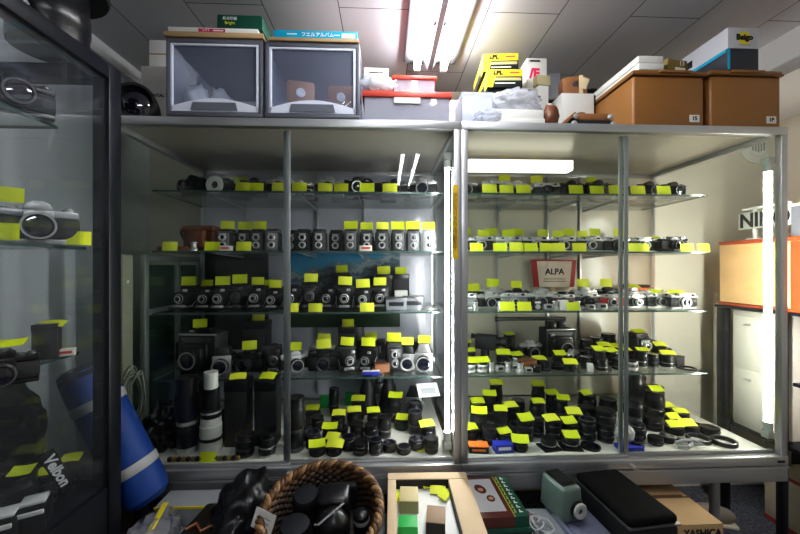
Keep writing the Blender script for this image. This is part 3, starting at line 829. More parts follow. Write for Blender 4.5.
# ---- left showcase
P = place_name(0, 'left')
fill(P, LX, SHZ[0], [
 ('slr_b', 178, .40, -25, 1.0), ('wring', 211, .38, -8, 1.0), ('bbox', 238, .45, 0, .9, 's'), ('slr_b', 256, .40, 10, .9), ('slr_s', 281, .36, 0, .85),
 ('slr_c', 299, .42, 6, .95), ('find_s', 313, .36, 0, 1.1), ('slr_s', 331, .38, -4, .95), ('rf_b', 344, .52, 0, .9), ('slr_d', 352, .36, 5, .85),
 ('slr_d', 373, .42, 0, 1.0), ('bbox', 388, .50, 0, .8), ('slr_b', 399, .38, 0, .85), ('slr_s', 417, .45, -6, .9), ('slr_w', 432, .36, -15, .9), ('meter', 312, .50, 0, 1.2)], SY)
edge_tags(P, SHZ[0], [242, 256, 279, 299, 325, 341, 367, 390])
P = place_name(1, 'left')
fill(P, LX, SHZ[1], [
 ('brnflat', 164, .305, 0, .85), ('brn', 178, .39, -8, 1.08), ('find_r', 191, .30, 0, .9), ('tlr_s', 199, .37, -4, .88, 's'), ('tlr_b', 217, .40, 3, .88, 's'), ('tlr_g', 240, .38, 0, .88, 's'),
 ('tlr_s', 265, .36, 4, .88), ('tlr_b', 281, .42, 0, .88), ('tlr_b', 294, .36, 0, .88), ('tlr_g', 309, .36, 3, .88), ('tlr_b', 327, .40, -3, .88), ('tlr_s', 343, .36, 0, .88, 's'), ('tlr_g', 359, .38, 4, .88, 's'),
 ('bbox', 371, .52, 0, .8), ('tlr_g', 379, .36, -3, .88, 's'), ('tlr_g', 395, .37, 3, .88, 's'), ('tlr_s', 411, .36, 0, .88, 's'), ('tlr_p', 428, .36, -6, .88, 's'), ('rwbox', 366, .29, 0, 1.0), ('rwbox', 226, .29, 0, .9)], SY)
edge_tags(P, SHZ[1], [169, 212, 243])
P = place_name(2, 'left')
fill(P, LX, SHZ[2], [
 ('fold_w', 176, .40, -10, 1.0, 's'), ('fold', 200, .40, 4, .9), ('fold', 219, .38, 0, .95, 's'), ('fold_b', 240, .39, 0, .95, 's'), ('fold', 259, .40, 3, .95, 's'), ('fold_w', 277, .38, -3, .9, 's'),
 ('fold', 295, .38, 0, .95), ('fold_b', 315, .40, 4, 1.0, 's'), ('fold', 331, .40, -4, .9), ('fold', 349, .37, 3, .95, 's'), ('fold_w', 368, .38, 0, .9, 's'), ('fold', 388, .40, 0, .92, 's'),
 ('tbox', 349, .57, 0, .95, 's'), ('pbox', 366, .58, 0, 1.), ('tbox', 380, .57, 0, .9, 's'), ('tbox', 395, .57, 0, .9, 's'), ('bbox', 190, .58, 0, 1.2, 's'), ('bbox', 215, .58, 0, 1.2), ('bbox', 270, .58, 0, 1.2, 's'),
 ('wbox', 401, .50, 0, 1.3), ('clbox', 402, .34, 0, 1.0), ('clbox', 419, .36, 0, 1.05), ('filt_s', 433, .34, 0, 1.1)], SY)
edge_tags(P, SHZ[2], [315, 367, 291])
P = place_name(3, 'left')
fill(P, LX, SHZ[3], [
 ('press', 181, .36, -8, 1.05, 's'), ('pbox', 205, .58, 0, 1.1, 's'), ('slr_b', 226, .36, -10, 1.0, 's'), ('med_b', 205, .36, 10, .8), ('tbox', 258, .56, 0, 1.15, 's'), ('fold_b', 250, .37, 20, .95), ('slr_s', 272, .36, 25, .95, 's'),
 ('slr_b', 297, .37, 5, 1.0, 's'), ('fold', 316, .37, 18, .95, 's'), ('slr_s', 326, .52, 0, 1., 's'), ('fold', 340, .37, -14, .9, 's'), ('tbox', 349, .57, 0, .95, 's'), ('pbox', 376, .57, 0, 1.15, 's'), ('brnbit', 357, .33, 12, .8), ('bwbox', 362, .285, 4, .75),
 ('tlr_g', 373, .38, 6, 1.05, 's'), ('bbox', 404, .57, 0, 1.2), ('med_w', 407, .38, -6, .75, 's'), ('med', 428, .37, -8, .82, 's'), ('meter', 390, .57, 0, 1.2)], SY)
P = place_name(4, 'left')
DKT = DK
def deck(px, pytop, Y, style='cap', r=31, tg='l', lim=(25, 150)):
    x, t = ray(px, Y); h = CAMZ - DK - (pytop - 267) * t / F
    h = int(min(max(h * 1000, lim[0]), lim[1]))
    return ('L:%d:%d:%s' % (r, round(h / 5) * 5, style), px, Y, 0, 1., tg)
DY = (.060, .645)
fill(P, (XL + .03, XM - .070), DK, [
 ('L:42:290:silver', 187, .135, 0, 1.), ('tbox', 196, .33, 10, 1.2), ('bbox', 222, .30, -6, 1.1), ('L:36:120:cap', 228, .20, 0, 1.), ('vbox', 239, .195, 0, 1.0, 'l'), ('vbox', 268, .195, 0, 1.0, 'l'), ('L:36:75:cap', 245, .100, 0, 1.), ('L:34:85:silver', 267, .098, 0, 1.),
 ('L:36:205:cap', 296, .13, 0, 1.), deck(313, 410, .42, 'cap', 36), deck(334, 388, .45, 'open', 24, None, (40, 190)), deck(359, 399, .44), deck(338, 416, .33), deck(354, 412, .34), deck(374, 413, .33),
 deck(330, 430, .21), deck(333, 440, .145, 'cap', 29), deck(318, 449, .085, 'cap', 31), deck(338, 452, .075, 'cap', 31, 'l'), deck(352, 440, .10, 'open', 29, None), deck(366, 444, .085, 'line', 30, None), deck(377, 440, .085, 'open', 27, None),
 deck(390, 446, .085, 'open', 29, None), deck(402, 448, .085, 'open', 28, None), deck(417, 440, .10, 'open', 33, None), deck(429, 430, .14, 'cap', 32, 'l'), deck(441, 438, .10, 'cap', 28, None),
 ('binoc', 378, .50, 6, 1.15), ('grbox', 350, .60, 0, 1.), ('grbox', 325, .56, 0, 1.), deck(394, 399, .38, 'cap', 32, 'l'), deck(402, 420, .30, 'cap', 34, 'l'), deck(384, 418, .22, 'line', 28, None), deck(372, 425, .20, 'line', 30, None), deck(357, 424, .21, 'cap', 30, None),
 deck(415, 402, .36, 'open', 32, None), deck(415, 412, .25, 'open', 30, None), ('med_b', 425, .48, -10, .85), deck(303, 425, .22, 'cap', 36, None), deck(312, 432, .15, 'open', 30, None), deck(317, 418, .30, 'cap', 30, None), deck(342, 428, .27, 'open', 28, None)], DY)
price_tag(atx(426, .07), .09, DK + .002, 1, 1., P, 'deck', 12, -68, 0)

# ---- right showcase
P = place_name(0, 'right')
fill(P, RX, SHZ[0], [
 ('slr_w', 477, .38, 4, .9), ('slr_b', 499, .40, 0, .9), ('slr_c', 520, .36, 0, .85), ('slr_s', 531, .55, 0, 1.25, 's'), ('slr_s', 541, .38, 8, .85), ('slr_c', 556, .55, 0, 1.2, 's'), ('rf_k', 560, .36, -6, .9), ('slr_b', 580, .38, 0, .9),
 ('slr_b', 600, .37, 5, .9), ('slr_s', 605, .56, 0, 1.2, 's'), ('slr_c', 621, .37, 0, .85), ('slr_b', 641, .37, 0, .85), ('slr_d', 656, .52, 0, .95), ('slr_b', 664, .37, 0, .85), ('ly_l', 680, .46, 78, 1.0), ('slr_c', 500, .56, 0, .9), ('rf_c', 578, .56, 0, .95), ('slr_s', 630, .56, 0, .9)], SY)
edge_tags(P, SHZ[0], [490, 507, 524, 576, 597, 617, 639, 664])
P = place_name(1, 'right')
fill(P, RX, SHZ[1], [
 ('rf_c', 481, .35, 0, .94), ('rf_s', 509, .35, 0, .94), ('rf_c', 535, .35, 0, .94), ('rf_c', 562, .35, 0, .94), ('rf_c', 588, .35, 0, .94), ('rf_k', 614, .35, 0, .94), ('rf_c', 641, .35, 0, .92), ('rf_b', 667, .35, 0, .94), ('rf_k', 692, .36, 8, .94),
 ('rf_s', 480, .46, 0, 1.0, 's'), ('rf_c', 505, .46, 0, 1.0, 's'), ('rf_k', 527, .46, 0, 1.0, 's'), ('rf_b', 551, .46, 0, 1.0), ('rf_c', 573, .46, 0, 1.0, 's'), ('rf_c', 596, .46, 0, 1.0, 's'), ('rf_k', 618, .46, 0, 1.0), ('rf_s', 640, .46, 0, 1.0), ('rf_k', 664, .47, 10, .9, 'l'),
 ('slr_s', 484, .57, 0, 1.0, 's'), ('slr_s', 503, .57, 0, 1.0, 's'), ('slr_s', 524, .57, 0, 1.0, 's'), ('slr_s', 560, .57, 0, .95, 's'), ('slr_s', 584, .57, 0, 1.0, 's'), ('slr_s', 604, .57, 0, 1.0, 's'), ('slr_s', 629, .57, 0, 1.0, 's'), ('slr_d', 672, .58, 0, .8)], SY)
edge_tags(P, SHZ[1], [477, 500, 517, 531, 547, 559, 580, 633, 644, 688, 705])
P = place_name(2, 'right')
fill(P, RX, SHZ[2], [
 ('rf_s', 475, .36, -30, .95), ('slr_c', 487, .36, 6, .8), ('rf_s', 507, .36, 0, .95), ('slr_c', 530, .36, -4, .85), ('rf_m', 545, .36, 5, .85), ('find_s', 548, .29, 0, 1.), ('find_r', 556, .29, 0, .9), ('wbox', 562, .29, 0, .75), ('rf_k', 566, .37, 0, .9), ('rf_r', 584, .36, -5, .85), ('rf_c', 604, .36, 8, .85), ('find_s', 601, .29, 0, 1.1),
 ('bbox', 485, .52, 0, .9, 's'), ('slr_s', 507, .52, 0, .95, 's'), ('slr_b', 530, .50, 0, .9, 's'), ('slr_s', 552, .46, 0, .9), ('rf_b', 572, .47, 0, .9), ('slr_s', 592, .50, 0, .95, 's'), ('slr_b', 612, .50, 0, .95, 's'), ('rf_k', 470, .52, 0, .9, 's'),
 ('orgcase', 634, .60, 0, .9), ('slr_s', 630, .48, 0, .9, 'l'), ('rf_c', 645, .36, 4, .9, 'l'), ('rf_w', 673, .36, 0, .95, 'l'), ('slr_s', 658, .48, 0, .9), ('ly', 696, .37, 14, .95, 'l'), ('find_r', 500, .295, 0, .9), ('find_s', 515, .295, 0, .9), ('meter', 537, .29, 0, .7), ('find_r', 577, .29, 0, .9), ('find_s', 590, .29, 0, .9), ('find_r', 475, .29, 0, .9), ('rf_s', 655, .59, 0, .9)], SY)
edge_tags(P, SHZ[2], [508, 525, 573])
P = place_name(3, 'right')
fill(P, RX, SHZ[3], [
 ('wcap', 473, .30, 0, 1.1, 'l'), ('wcap', 486, .30, 0, 1.1, 'l'), ('find_s', 480, .36, 0, 1.), ('L:28:60:silver', 470, .42, 0, 1., 'l'), ('L:26:80:open', 476, .55, 0, 1., 'l'), ('cine', 491, .52, 60, .8), ('L:30:50:silver', 503, .40, 0, 1., 'l'), ('L:30:105:cap', 512, .58, 0, 1., 'l'),
 ('find_r', 495, .31, 0, 1.), ('find_s', 502, .31, 10, 1.), ('find_r', 509, .31, 0, 1.), ('find_s', 515, .31, -8, 1.), ('L:24:40:white', 517, .41, 0, 1., 'l'), ('brnbit', 526, .33, 15, .9), ('slr_s', 530, .56, 5, .9), ('filt_s', 529, .45, 0, 1.2), ('L:22:30:open', 534, .30, 0, 1.), ('L:26:32:cap', 541, .36, 0, 1., 'l'),
 ('twinf', 560, .54, 4, .92), ('ring', 552, .35, 0, .9), ('L:26:28:cap', 566, .30, 0, 1., 'l'), ('L:27:45:open', 565, .40, 0, 1., 'l'), ('slr_c', 573, .42, 30, .7), ('L:33:90:line', 586, .54, 0, 1.), ('L:34:100:open', 598, .57, 0, 1.), ('L:36:112:cap', 607, .58, 0, 1.), ('L:30:75:cap', 604, .45, 0, 1., 'l'), ('L:30:70:cap', 596, .38, 0, 1., 'l'), ('L:30:64:silver', 612, .37, 0, 1., 'l'), ('L:28:55:open', 584, .37, 0, 1.), ('L:28:50:silver', 600, .30, 0, 1.), ('L:26:70:line', 580, .46, 0, 1.), ('L:30:60:line', 625, .42, 0, 1., 'l'), ('L:28:46:silver', 620, .31, 0, 1.), ('find_r', 521, .29, 0, 1.), ('find_s', 529, .285, 0, .9), ('L:22:36:silver', 546, .30, 0, 1.), ('L:26:66:open', 498, .55, 0, 1.), ('L:24:60:line', 522, .50, 0, 1.), ('L:27:60:open', 655, .36, 0, 1.),
 ('wbox', 590, .29, 70, .6), ('L:30:60:cap', 633, .52, 0, 1., 'l'), ('wcap', 630, .30, 0, 1.2), ('L:30:70:silver', 641, .36, 0, 1., 'l'), ('L:30:62:cap', 643, .48, 0, 1., 'l'), ('tlr_b', 657, .50, 12, 1.2, 'l'), ('L:33:55:silver', 667, .36, 0, 1., 'l'), ('L:36:85:cap', 674, .55, 0, 1., 'l'), ('L:34:80:cap', 684, .52, 0, 1.), ('ly', 697, .44, 20, 1.15, 'l'), ('filt', 686, .31, 0, 1.1), ('bbox', 708, .33, 15, .6)], SY)
P = place_name(4, 'right')
fill(P, (XM + .04, XR - .10), DK, [
 deck(496, 385, .46), deck(489, 397, .36), deck(477, 402, .33, 'open', 34), deck(481, 416, .19, 'cap', 34), deck(500, 411, .26), deck(513, 407, .30), deck(538, 387, .46), deck(552, 395, .42, 'cap', 28), deck(537, 404, .33, 'cap', 33), deck(525, 422, .17, 'cap', 34),
 deck(470, 432, .12, 'cap', 28), deck(505, 434, .13, 'open', 31), deck(520, 444, .085, 'cap', 30), deck(553, 422, .17, 'cap', 33), deck(561, 401, .36), deck(573, 414, .26, 'cap', 33), deck(570, 426, .155, 'cap', 32),
 ('hoodl', 550, .095, 10, .95), ('hoodl', 571, .09, -8, 1.0, 'l'), deck(587, 395, .40, 'cap', 40), ('filt', 592, .09, 0, 1.1), deck(589, 420, .16, 'open', 34, None), deck(603, 410, .24, 'cap', 40, None), deck(604, 425, .15, 'cap', 34, None), deck(608, 400, .36, 'cap', 38, None), deck(588, 408, .28, 'line', 34, None),
 deck(517, 425, .23, 'open', 30, None), deck(540, 425, .20, 'line', 30, None), deck(518, 400, .42, 'open', 32, None), deck(490, 430, .13, 'cap', 30, None), ('blbox', 504, .07, 4, .85), ('orbox', 479, .075, -6, .9),
 deck(640, 375, .40, 'cap', 40, None, (40, 200)), deck(655, 392, .36, 'cap', 40, 'l', (40, 200)), deck(640, 400, .26, 'cap', 38, None), deck(646, 378, .50, 'cap', 38, None, (40, 190)), deck(661, 388, .48, 'cap', 40, None, (40, 170)), deck(672, 400, .50, 'cap', 38, None), deck(655, 418, .24, 'cap', 38, None), deck(640, 425, .15, 'open', 34, None), deck(637, 440, .085, 'open', 30, None), deck(652, 442, .12, 'silver', 28, None),
 deck(685, 420, .30, 'cap', 36, 'l'), deck(668, 425, .22, 'cap', 36, 'l'), deck(703, 424, .33, 'cap', 36, 'l'), deck(722, 427, .33, 'cap', 36, 'l'), deck(694, 432, .21, 'cap', 36, 'l'), ('ring', 715, .13, 0, .95), ('ring', 738, .13, 0, 1.), deck(716, 432, .24, 'cap', 36, None), ('filt', 738, .25, 0, 1.2), deck(686, 405, .46, 'open', 40, None), ('filt_s', 682, .12, 0, .9), deck(668, 440, .13, 'open', 28, None)], DY)

# ------------------------------------------------------------------ special things in the showcases
# tall telephoto lens with white middle, standing on the deck in front of the shelves
t = thing('telephoto_lens', 'tall pale grey telephoto lens standing on end, left part of the left showcase', 'lens', (atx(211, .135), .135, DK + .0004))
PUT = MATS['putty_lens_paint']
obj('barrel', MB().lathe([(0, 0), (.040, 0), (.042, .02), (.040, .05), (.041, .052), (.041, .105), (.038, .108), (.038, .145), (.036, .15)], PUT, None, 26).mesh('barrel'), t)
obj('black_band', MB().lathe([(.041, .048), (.0425, .049), (.0425, .060), (.041, .061)], BLACK, None, 26).lathe([(.039, .138), (.040, .139), (.040, .147), (.036, .15)], BLACK, None, 26).mesh('black_band'), t)
obj('focus_barrel', MB().lathe([(.036, .15), (.037, .152), (.037, .166), (.032, .17), (.032, .235), (.034, .237), (.034, .248), (.030, .25)], BLACK, None, 26).lathe([(.0372, .154), (.038, .156), (.038, .160), (.0372, .162)], CHROME, None, 26).mesh('focus_barrel'), t)
obj('mount_barrel', MB().lathe([(.026, .25), (.026, .315), (0, .315)], PUT, None, 24).mesh('mount_barrel'), t)
# landscape poster
def postermat():
    m = bpy.data.materials.new('mountain_poster_print'); m.use_nodes = True
    nt = m.node_tree; N = nt.nodes; L = nt.links; b = N['Principled BSDF']; b.inputs['Roughness'].default_value = .3
    tc = N.new('ShaderNodeTexCoord'); sp = N.new('ShaderNodeSeparateXYZ'); L.new(tc.outputs['Generated'], sp.inputs[0])
    n = N.new('ShaderNodeTexNoise'); n.inputs['Scale'].default_value = 6; n.inputs['Detail'].default_value = 8; n.inputs['Roughness'].default_value = .65
    L.new(tc.outputs['Generated'], n.inputs['Vector'])
    # ridge: z + noise offset
    ma = N.new('ShaderNodeMath'); ma.operation = 'MULTIPLY_ADD'; ma.inputs[1].default_value = -.55; L.new(n.outputs['Fac'], ma.inputs[0]); 
    m2 = N.new('ShaderNodeMath'); m2.operation = 'ADD'; L.new(sp.outputs['Z'], m2.inputs[0]); m2.inputs[1].default_value = .15; L.new(m2.outputs[0], ma.inputs[2])
    m3 = N.new('ShaderNodeMath'); m3.operation = 'MULTIPLY_ADD'; m3.inputs[1].default_value = -.22; L.new(sp.outputs['X'], m3.inputs[0]); L.new(ma.outputs[0], m3.inputs[2])
    m4 = N.new('ShaderNodeMath'); m4.operation = 'ADD'; m4.inputs[1].default_value = .11; L.new(m3.outputs[0], m4.inputs[0])
    cr = N.new('ShaderNodeValToRGB'); e = cr.color_ramp.elements
    e[0].position = .16; e[0].color = (.012, .045, .014, 1); e[1].position = 1.0; e[1].color = (.012, .17, .42, 1)
    for p, c in ((.34, (.015, .055, .02, 1)), (.46, (.02, .10, .16, 1)), (.55, (.20, .28, .31, 1)), (.60, (.06, .12, .16, 1)), (.66, (.36, .42, .44, 1)), (.71, (.16, .26, .32, 1)), (.74, (.07, .34, .54, 1))):
        k = e.new(p); k.color = c
    L.new(m4.outputs[0], cr.inputs[0]); L.new(cr.outputs[0], b.inputs['Base Color'])
    return m
pa, pb = pt(289, 252, .655), pt(400, 327, .655)
tag(obj('landscape_poster', MB().box((0, 0, 0), (pb.x - pa.x, .002, pa.z - pb.z), postermat()).mesh('landscape_poster'), None, tr((pa.x + pb.x) / 2, .664, (pa.z + pb.z) / 2)), 'mountain landscape poster with blue sky behind the folding cameras', 'poster')
# ALPA sign
sx0, st_ = ray(553, .655)
t = thing('shop_sign', 'cream ALPA sign card with red ends, above the third shelf cameras', 'sign', (sx0, .648, SHZ[2] + .085))
obj('sign_card', MB().prism([(-.13, .15), (.13, .15), (.118, .0), (-.118, .0)], .004, mat('pale_pink_card', (.76, .66, .56), .6), None).mesh('sign_card'), t)
obj('red_border', MB().prism([(-.13, .151), (-.098, .151), (-.082, .0), (-.118, .0)], .005, mat('brick_red_card', (.42, .028, .02), .5)).prism([(.13, .151), (.106, .151), (.092, .0), (.118, .0)], .005, MATS['brick_red_card']).box((0, 0, .148), (.22, .005, .007), MATS['brick_red_card']).mesh('red_border'), t)
obj('prop_leg', MB().box((0, .004, -.04), (.03, .004, .085), CARD).mesh('prop_leg'), t)
text_on(t, 'ALPA', .046, INK, (.005, -.0028, .085), bold=.0012)
obj('small_print', MB().box((.005, -.003, .045), (.12, .001, .003), INK).box((.005, -.003, .032), (.13, .001, .003), INK).mesh('small_print'), t)
# crinkled dark bag, ribbon strip, paper, plastic bag with blue card, rod
t = tag(obj('plastic_bag', MB().blob((.062, .085, .10), BAGBLK, .45, 4, 4, None, 3.2, -.075).mesh('plastic_bag', 80), None, tr(XL + .108, .18, DK + .077)), 'crumpled dark plastic bag in the lower left corner of left showcase', 'bag')
goldm = mat('gold_ribbon', (.25, .17, .05), .35, .3, .6, 60, .8, 90)
t = thing('patterned_strap', 'folded black and gold patterned strap along the front of left deck', 'strap', (atx(204, .06), .058, DK + .001))
s_ = MB()
for i in range(16): s_.box((-.125 + i * .0168, 0, .009), (.014, .014, .017), goldm if i % 2 else LEATHER, .004)
obj('webbing', s_.mesh('webbing'), t)
price_tag(atx(207, .045), .047, DK + .001, 0, .95, place_name(4, 'left'), 'edge', 0, -8, 0)
t = tag(obj('paper_sheet', MB().box((0, 0, 0), (.10, .07, .001), OFFWHITE).box((0, -.005, .0008), (.07, .03, .0006), GREYP).mesh('paper_sheet'), None, tr(atx(429, .30), .335, DK + .16) @ rz(10) @ rx(40)), 'folded white paper sheet behind the lenses by left tube light', 'paper')
t = thing('accessory_packet', 'clear packet of pale parts with blue card at right deck front', 'packet', (atx(627, .085), .085, DK + .001), 0)
obj('blue_card', MB().box((0, -.012, .010), (.095, .045, .018), ROYAL, .002).mesh('blue_card'), t)
obj('clear_wrap', MB().blob((.04, .024, .042), BAGP, .3, 9, 3, tr(0, .012, .05), 4.).blob((.024, .016, .03), CREAM, .3, 5, 2, tr(0, .012, .05), 4.).mesh('clear_wrap', 80), t)
t = tag(obj('measuring_rod', MB().lathe([(0, 0), (.012, 0), (.014, .012), (.010, .02), (.010, .36), (.012, .40), (0, .40)], DARKSIL, tr(0, 0, 0) @ ry(90), 14).mesh('measuring_rod'), None, tr(atx(496, .64), .655, SHZ[3] + .19)), 'long thin grey rod fixed across the back above fourth shelf', 'rod')
t = tag(obj('grey_strap', MB().tube([(-.05, 0, .006), (-.02, -.02, .012), (.02, .01, .008), (.05, -.01, .014), (.03, .02, .02), (-.02, .012, .022), (-.045, .016, .012)], .007, GREYP, 8).mesh('grey_strap'), None, tr(atx(690, .075), .078, DK + .001)), 'coiled grey strap on right deck beside the open rings', 'strap')

# ================================================================== on top of the showcases
TZ = ZT + .0008
def boxthing(name, label, cat, px0, px1, py0, py1, Y, depth, m, bev=.002, rot=0., z=None, lid=None, group=None):
    """front face spans px0..px1 at depth Y; height from py0/py1"""
    xa, ta = ray(px0, Y); xb, tb = ray(px1, Y); tm = (ta + tb) / 2
    zt = atz(py0, tm); zb = atz(py1, tm) if z is None else z
    w = xb - xa; h = zt - zb
    t = thing(name, label, cat, ((xa + xb) / 2, Y + depth / 2, zb), rot, group)
    obj('carton', MB().box((0, 0, h / 2), (w, depth, h), m, bev).mesh('carton'), t)
    t['w_'] = w; del t['w_']
    return t, w, h, depth
def storage(px0, px1, py0, label, inside):
    Y = .012; xa, ta = ray(px0, Y); xb, tb = ray(px1, Y); w = xb - xa; h = atz(py0, (ta + tb) / 2) - TZ; d = .46
    t = thing('storage_box', label, 'storage box', ((xa + xb) / 2, Y + d / 2, TZ), 0, 'smoky storage boxes on the left showcase')
    GB = mat('dark_grey_plastic', (.13, .135, .16), .4)
    rim = mat('pale_rim_plastic', (.78, .80, .90), .3)
    b = MB()
    b.box((0, d / 2 - .004, h / 2), (w, .006, h), CLOUDP).box((-w / 2 + .004, 0, h / 2), (.006, d - .02, h - .01), CLOUDP, .001).box((w / 2 - .004, 0, h / 2), (.006, d - .02, h - .01), CLOUDP, .001).box((0, 0, .004), (w - .01, d - .02, .008), GB, .002)
    obj('tub', b.mesh('tub'), t)
    fr = MB()
    for (c, dd) in (((0, -d / 2, h - .009), (w, .03, .018)), ((0, -d / 2, .009), (w, .03, .018)), ((-w / 2 + .008, -d / 2, h / 2), (.016, .03, h - .02)), ((w / 2 - .008, -d / 2, h / 2), (.016, .03, h - .02))):
        fr.box(c, dd, GB, .005)
    fr.box((0, 0, h - .005), (w, d, .010), GB, .003)
    obj('front_frame', fr.mesh('front_frame'), t)
    fl = MB().box((0, -d / 2 - .006, h / 2), (w - .034, .004, h - .034), glassmat('flap_plastic', (.93, .95, 1.0), .8, .13, (.72, .77, .95)), .001)
    fo = obj('flap_door', fl.mesh('flap_door'), t)
    r = MB()
    for (c, dd) in (((0, -d / 2 - .010, h - .022), (w - .032, .008, .008)), ((-w / 2 + .020, -d / 2 - .010, h / 2), (.009, .008, h - .04)), ((w / 2 - .020, -d / 2 - .010, h / 2), (.009, .008, h - .04))):
        r.box(c, dd, rim, .002)
    arc = [(-w / 2 + .018, .018)] + [(-w / 2 + .018 + (w - .036) * i / 14, .036 + .030 * math.sin(PI * i / 14)) for i in range(15)] + [(w / 2 - .018, .018)]
    r.prism(arc, .008, rim, tr(0, -d / 2 - .010, 0))
    obj('flap_rim', r.mesh('flap_rim'), fo)
    obj('grip_recess', MB().prism([(-w * .24, .0), (w * .24, .0), (w * .22, .028), (-w * .22, .028)], .003, mat('recess_grey', (.16, .17, .20), .4), tr(0, -d / 2 - .016, .022)).mesh('grip_recess'), fo)
    zz = TZ + .0085
    for k, (kind, fx, fy, fr_, label2, nm, cat) in enumerate(inside):
        o = thing(nm, label2, cat, ((xa + xb) / 2 + fx * w, Y + .072 + fy * .6, zz), fr_)
        if kind == 'bag': obj('wrap', MB().blob((.045, .045, .08), WHITE, .4, k + 11, 3, tr(0, 0, .07), 3.5, -.066).mesh('wrap', 80), o)
        elif kind == 'case':
            obj('pouch', MB().box((0, 0, .10), (.105, .06, .12), TAN, .012).box((0, 0, .012), (.09, .06, .024), GREYP, .003).mesh('pouch'), o)
            obj('round_clasp', MB().lathe([(0, 0), (.017, 0), (.017, .004), (.010, .005), (.009, .003), (0, .003)], WHITE, tr(0, -.031, .11) @ FRONT, 18).mesh('round_clasp'), o)
        else: obj('carton', MB().box((0, 0, .03), (.09, .05, .06), OFFWHITE, .002).mesh('carton'), o)
    return t, w, h
storage(168, 264, 41, 'left smoky storage box with flap front under the kraft lid', [('bag', -.30, .0, 0, 'crumpled clear bag upper left inside left storage box', 'plastic_wrap', 'bag'), ('bag', -.08, .06, 0, 'crumpled clear bag in middle of left storage box', 'plastic_wrap', 'bag')])
storage(266, 360, 45, 'right smoky storage box with flap front under the cyan carton', [('case', -.18, .0, 12, 'brown pouch with round clasp at left inside right storage box', 'leather_pouch', 'case'), ('case', .27, .05, 0, 'brown pouch with round clasp at right inside right storage box', 'leather_pouch', 'case'), ('carton', .16, .0, 8, 'small white carton inside right storage box', 'carton_box', 'box')])
# board, white carton, green carton on the left box
def onbox(name, label, cat, px0, px1, py0, py1, Y, depth, m, rot=0., bev=.002):
    return boxthing(name, label, cat, px0, px1, py0, py1, Y, depth, m, bev, rot)
h1 = TZ + (atz(41, (ray(168, .012)[1] + ray(264, .012)[1]) / 2) - TZ)
z1 = atz(41, (ray(168, .012)[1] + ray(264, .012)[1]) / 2) + .0005
xa, xb = atx(165, .0), atx(264, .0)
tag(obj('kraft_board', MB().box((0, 0, .009), (xb - xa, .40, .018), CARD, .001).mesh('kraft_board'), None, tr((xa + xb) / 2, .19, z1) ), 'flat kraft cardboard box lying on the left storage box', 'cardboard')
z1b = z1 + .0185
xa, xb = atx(168, .0), atx(258, .0)
t = thing('slim_carton', 'slim white carton with raspberry label on the kraft board', 'box', ((xa + xb) / 2, .14, z1b), 0)
obj('carton', MB().box((0, 0, .0105), (xb - xa, .28, .021), OFFWHITE, .001).mesh('carton'), t)
obj('printed_label', MB().box((-.005, -.1405, .0105), (.095, .001, .013), PINK, .0).mesh('printed_label'), t)
text_on(t, 'レチナ', .009, WINK, (-.025, -.1415, .0105)); obj('small_print', MB().box((.018, -.1412, .0105), (.036, .001, .004), WINK).mesh('small_print'), t)
z1c = z1b + .0215
xa, xb = atx(217, .005), atx(262, .005)
t = thing('green_carton', 'dark green carton lettered in yellow atop the slim white carton', 'box', ((xa + xb) / 2, .146, z1c), 0)
obj('carton', MB().box((0, 0, .026), (xb - xa, .28, .052), GREEND, .001).mesh('carton'), t)
text_on(t, '月光印画', .013, WINK, (-.035, -.1412, .038)); text_on(t, 'Bright', .015, YINK, (-.035, -.1412, .022))
z2 = atz(45, (ray(266, .012)[1] + ray(360, .012)[1]) / 2) + .0005
xa, xb = atx(269, .0), atx(359, .0)
tag(obj('kraft_board', MB().box((0, 0, .006), (xb - xa, .38, .012), CARD, .001).mesh('kraft_board'), None, tr((xa + xb) / 2, .18, z2)), 'thin kraft board under the cyan carton on right storage box', 'cardboard')
xa, xb = atx(273, -.005), atx(357, -.005)
t = thing('album_carton', 'bright cyan album carton with white lettering on right storage box', 'box', ((xa + xb) / 2, .165, z2 + .0125), 0)
w_ = xb - xa
obj('carton', MB().box((0, 0, .016), (w_, .33, .032), CYAN, .001).mesh('carton'), t)
text_on(t, 'フエルアルバム', .017, WINK, (.008, -.1662, .016), bold=.0004); obj('small_print', MB().box((-.085, -.1655, .018), (.036, .001, .004), WINK).box((.078, -.1655, .017), (.022, .001, .004), WINK).mesh('small_print'), t)
obj('price_label', MB().box((.120, -.1655, .016), (.05, .001, .017), WHITE).mesh('price_label'), t)
t = thing('slim_carton', 'slim white carton with grey band on top of the cyan carton', 'box', ((xa + xb) / 2 - .004, .19, z2 + .0450), 0)
obj('carton', MB().box((0, 0, .006), (w_ - .01, .34, .012), OFFWHITE, .001).mesh('carton'), t)
obj('grey_band', MB().box((-.12, -.1705, .006), (.055, .001, .009), mat('slate_ink', (.12, .13, .2), .5)).mesh('grey_band'), t)
